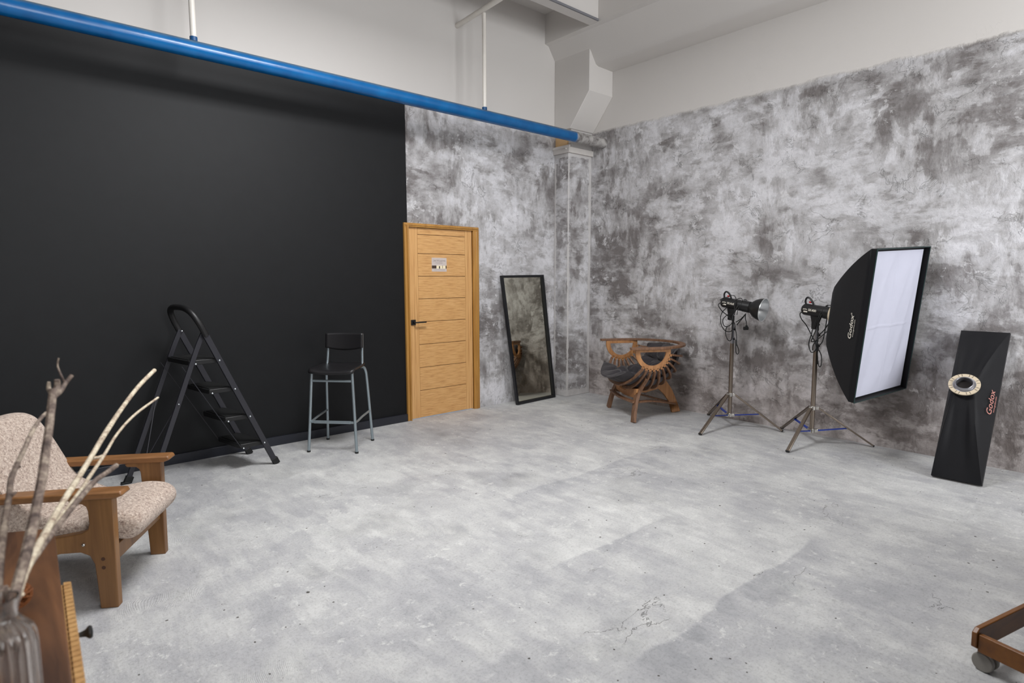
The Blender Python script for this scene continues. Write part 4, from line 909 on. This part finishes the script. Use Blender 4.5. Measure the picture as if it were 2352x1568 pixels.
# strip softbox lying back against the wall, its ring towards the room
Fb = Vector((5.188, 1.154, .004)); Fb2 = Vector((5.188, .852, .004)); Ft = Vector((5.785, 1.158, 1.045)); Ft2 = Vector((5.785, .856, 1.045))
fb = thing('strip_softbox', 'narrow black strip softbox leaning on the wall showing its round metal ring', 'softbox', (5.188, 1.0, 0))
FU = (Ft-Fb); FH = FU.length; FU = FU.normalized(); FS = (Fb2-Fb); FW = FS.length; FS = FS.normalized(); FN = FU.cross(FS).normalized()
if FN.x > 0: FN = -FN
FC = (Fb+Ft2)/2
RC = FC + FN*.21 + FU*.072 + FS*-.025; RN = (FN*.9+UZ*.34+Vector((0, -.08, 0))).normalized()
def shell2(u, v):
    a = u*4; i = int(a) % 4; f_ = a-int(a); cs = [(-1,-1),(1,-1),(1,1),(-1,1)]
    x = cs[i][0]*(1-f_)+cs[(i+1) % 4][0]*f_; y = cs[i][1]*(1-f_)+cs[(i+1) % 4][1]*f_
    rimp = FC + FS*x*FW/2 + FU*y*FH/2 + FN*.03
    ang = math.atan2(y, x); ringp = RC - RN*.02 + (FS*math.cos(ang)+FU*math.sin(ang)*.85)*.075
    k = v; bow = .03*math.sin(math.pi*k)*(1+.0*y)
    wr = .008*math.sin(u*70)*math.sin(math.pi*k)*k
    sag = -.05*math.sin(math.pi*k)*math.sin(math.pi*f_)
    return rimp.lerp(ringp, k**1.25) + FN*(bow+wr+sag*.6)
m_ = MB(); m_.grid(shell2, 64, 16); 
q = [FC+FS*x*FW/2+FU*y*FH/2 for x, y in ((-1,-1),(1,-1),(1,1),(-1,1))]
m_.add([p for p in q]+[p+FN*.03 for p in q], [(0,1,2,3),(0,1,5,4),(1,2,6,5),(2,3,7,6),(3,0,4,7)])
m_.build('fabric_shell', M['softbox'], fb, angle=50)
rg = MB(); rg.lathe([(-.006, .060), (-.006, .094), (.006, .096), (.006, .070)], RC, RN, 40); ring = rg.build('speed_ring', M['cream_ring'], fb)
rg = MB(); rg.lathe([(.006, .070), (.004, .062), (.022, .056), (.026, .052), (.022, .049), (-.02, .049)], RC, RN, 40); rg.build('inner_ring', M['grey_metal'], ring)
rg = MB(); rg.lathe([(-.018, 0), (-.018, .05)], RC, RN, 32); rg.build('opening', M['dark_hole'], ring)
ra = RN.orthogonal().normalized(); rb_ = RN.cross(ra)
for k in range(24):
    a = 2*math.pi*k/24
    if k % 3 == 1: continue
    d = ra*math.cos(a)+rb_*math.sin(a); tt = RN.cross(d); mk = MB(); mk.obox(RC+d*.084+RN*.0065, d, tt, RN, .020, .0022, .0015); mk.build('ring_mark', M['ink_dark'], ring)
u_, v_ = .25+.25*.47, .44; lo = shell2(u_, v_); lv = (shell2(u_, v_+.02)-shell2(u_, v_-.02)).normalized(); lu = (shell2(u_+.02, v_)-shell2(u_-.02, v_)).normalized(); ln = lu.cross(lv).normalized()
if ln.x > 0: ln = -ln
mk = MB(); lo += ln*.014
VV = ln.cross(lu)
add_text(mk, 'Godox', .066, lo, lu, VV, shear=.15); add_text(mk, 'www.godox.com', .018, lo-VV*.036, lu, VV)
mk.build('lettering', M['marking_pink'], fb)
wd_ = MB(); wa = FC - FS*.135 + FN*.05 + FU*.0
wd_.add([wa+FU*.02+FN*.09+FS*.022, wa+FU*.02+FN*.10+FS*.045, wa-FU*.10+FN*.055+FS*.008], [(0,1,2)]); wd_.build('silver_lining', M['silver_cloth'], fb)

# ================================================================ ROLLING WOODEN BASE
rb0 = thing('rolling_stand', 'varnished pine rolling base with white castors at the lower right edge', 'rolling stand', (2.79, .42, 0))
RA = Vector((.967, -.255, 0)); RB = Vector((-.255, -.967, 0)); R0 = Vector((2.685, .438, 0))
g = MB(); g.prism([(0, .095), (0, .15), (.02, .165), (1.3, .165), (1.3, .078), (.03, .078)], (R0, RA, UZ, RB), 0, .018); g.build('long_beam', M['pine'], rb0, bevel=.003)
for a_ in (.02, 1.2):
    g = MB(); g.bar(R0+RA*a_+RB*.0185+UZ*.112, R0+RA*a_+RB*.55+UZ*.112, .022, .068, RA); g.build('cross_beam', M['pine'], rb0, bevel=.003)
for a_, b_ in ((.05, .03), (1.2, .03), (.05, .5), (1.2, .5)):
    wh = MB(); c = R0+RA*a_+RB*b_+UZ*.036
    for s_ in (-1, 1): wh.tube([c+RA*.008*s_, c+RA*.026*s_], .036, 32)
    w_ = wh.build('castor', plain('castor_wheel', srgb(128, 124, 118), .4), rb0, bevel=.004)
    wh = MB(); wh.tube([c+UZ*.01, c+UZ*.045], .009, 10); wh.build('stem', M['grey_metal'], w_)
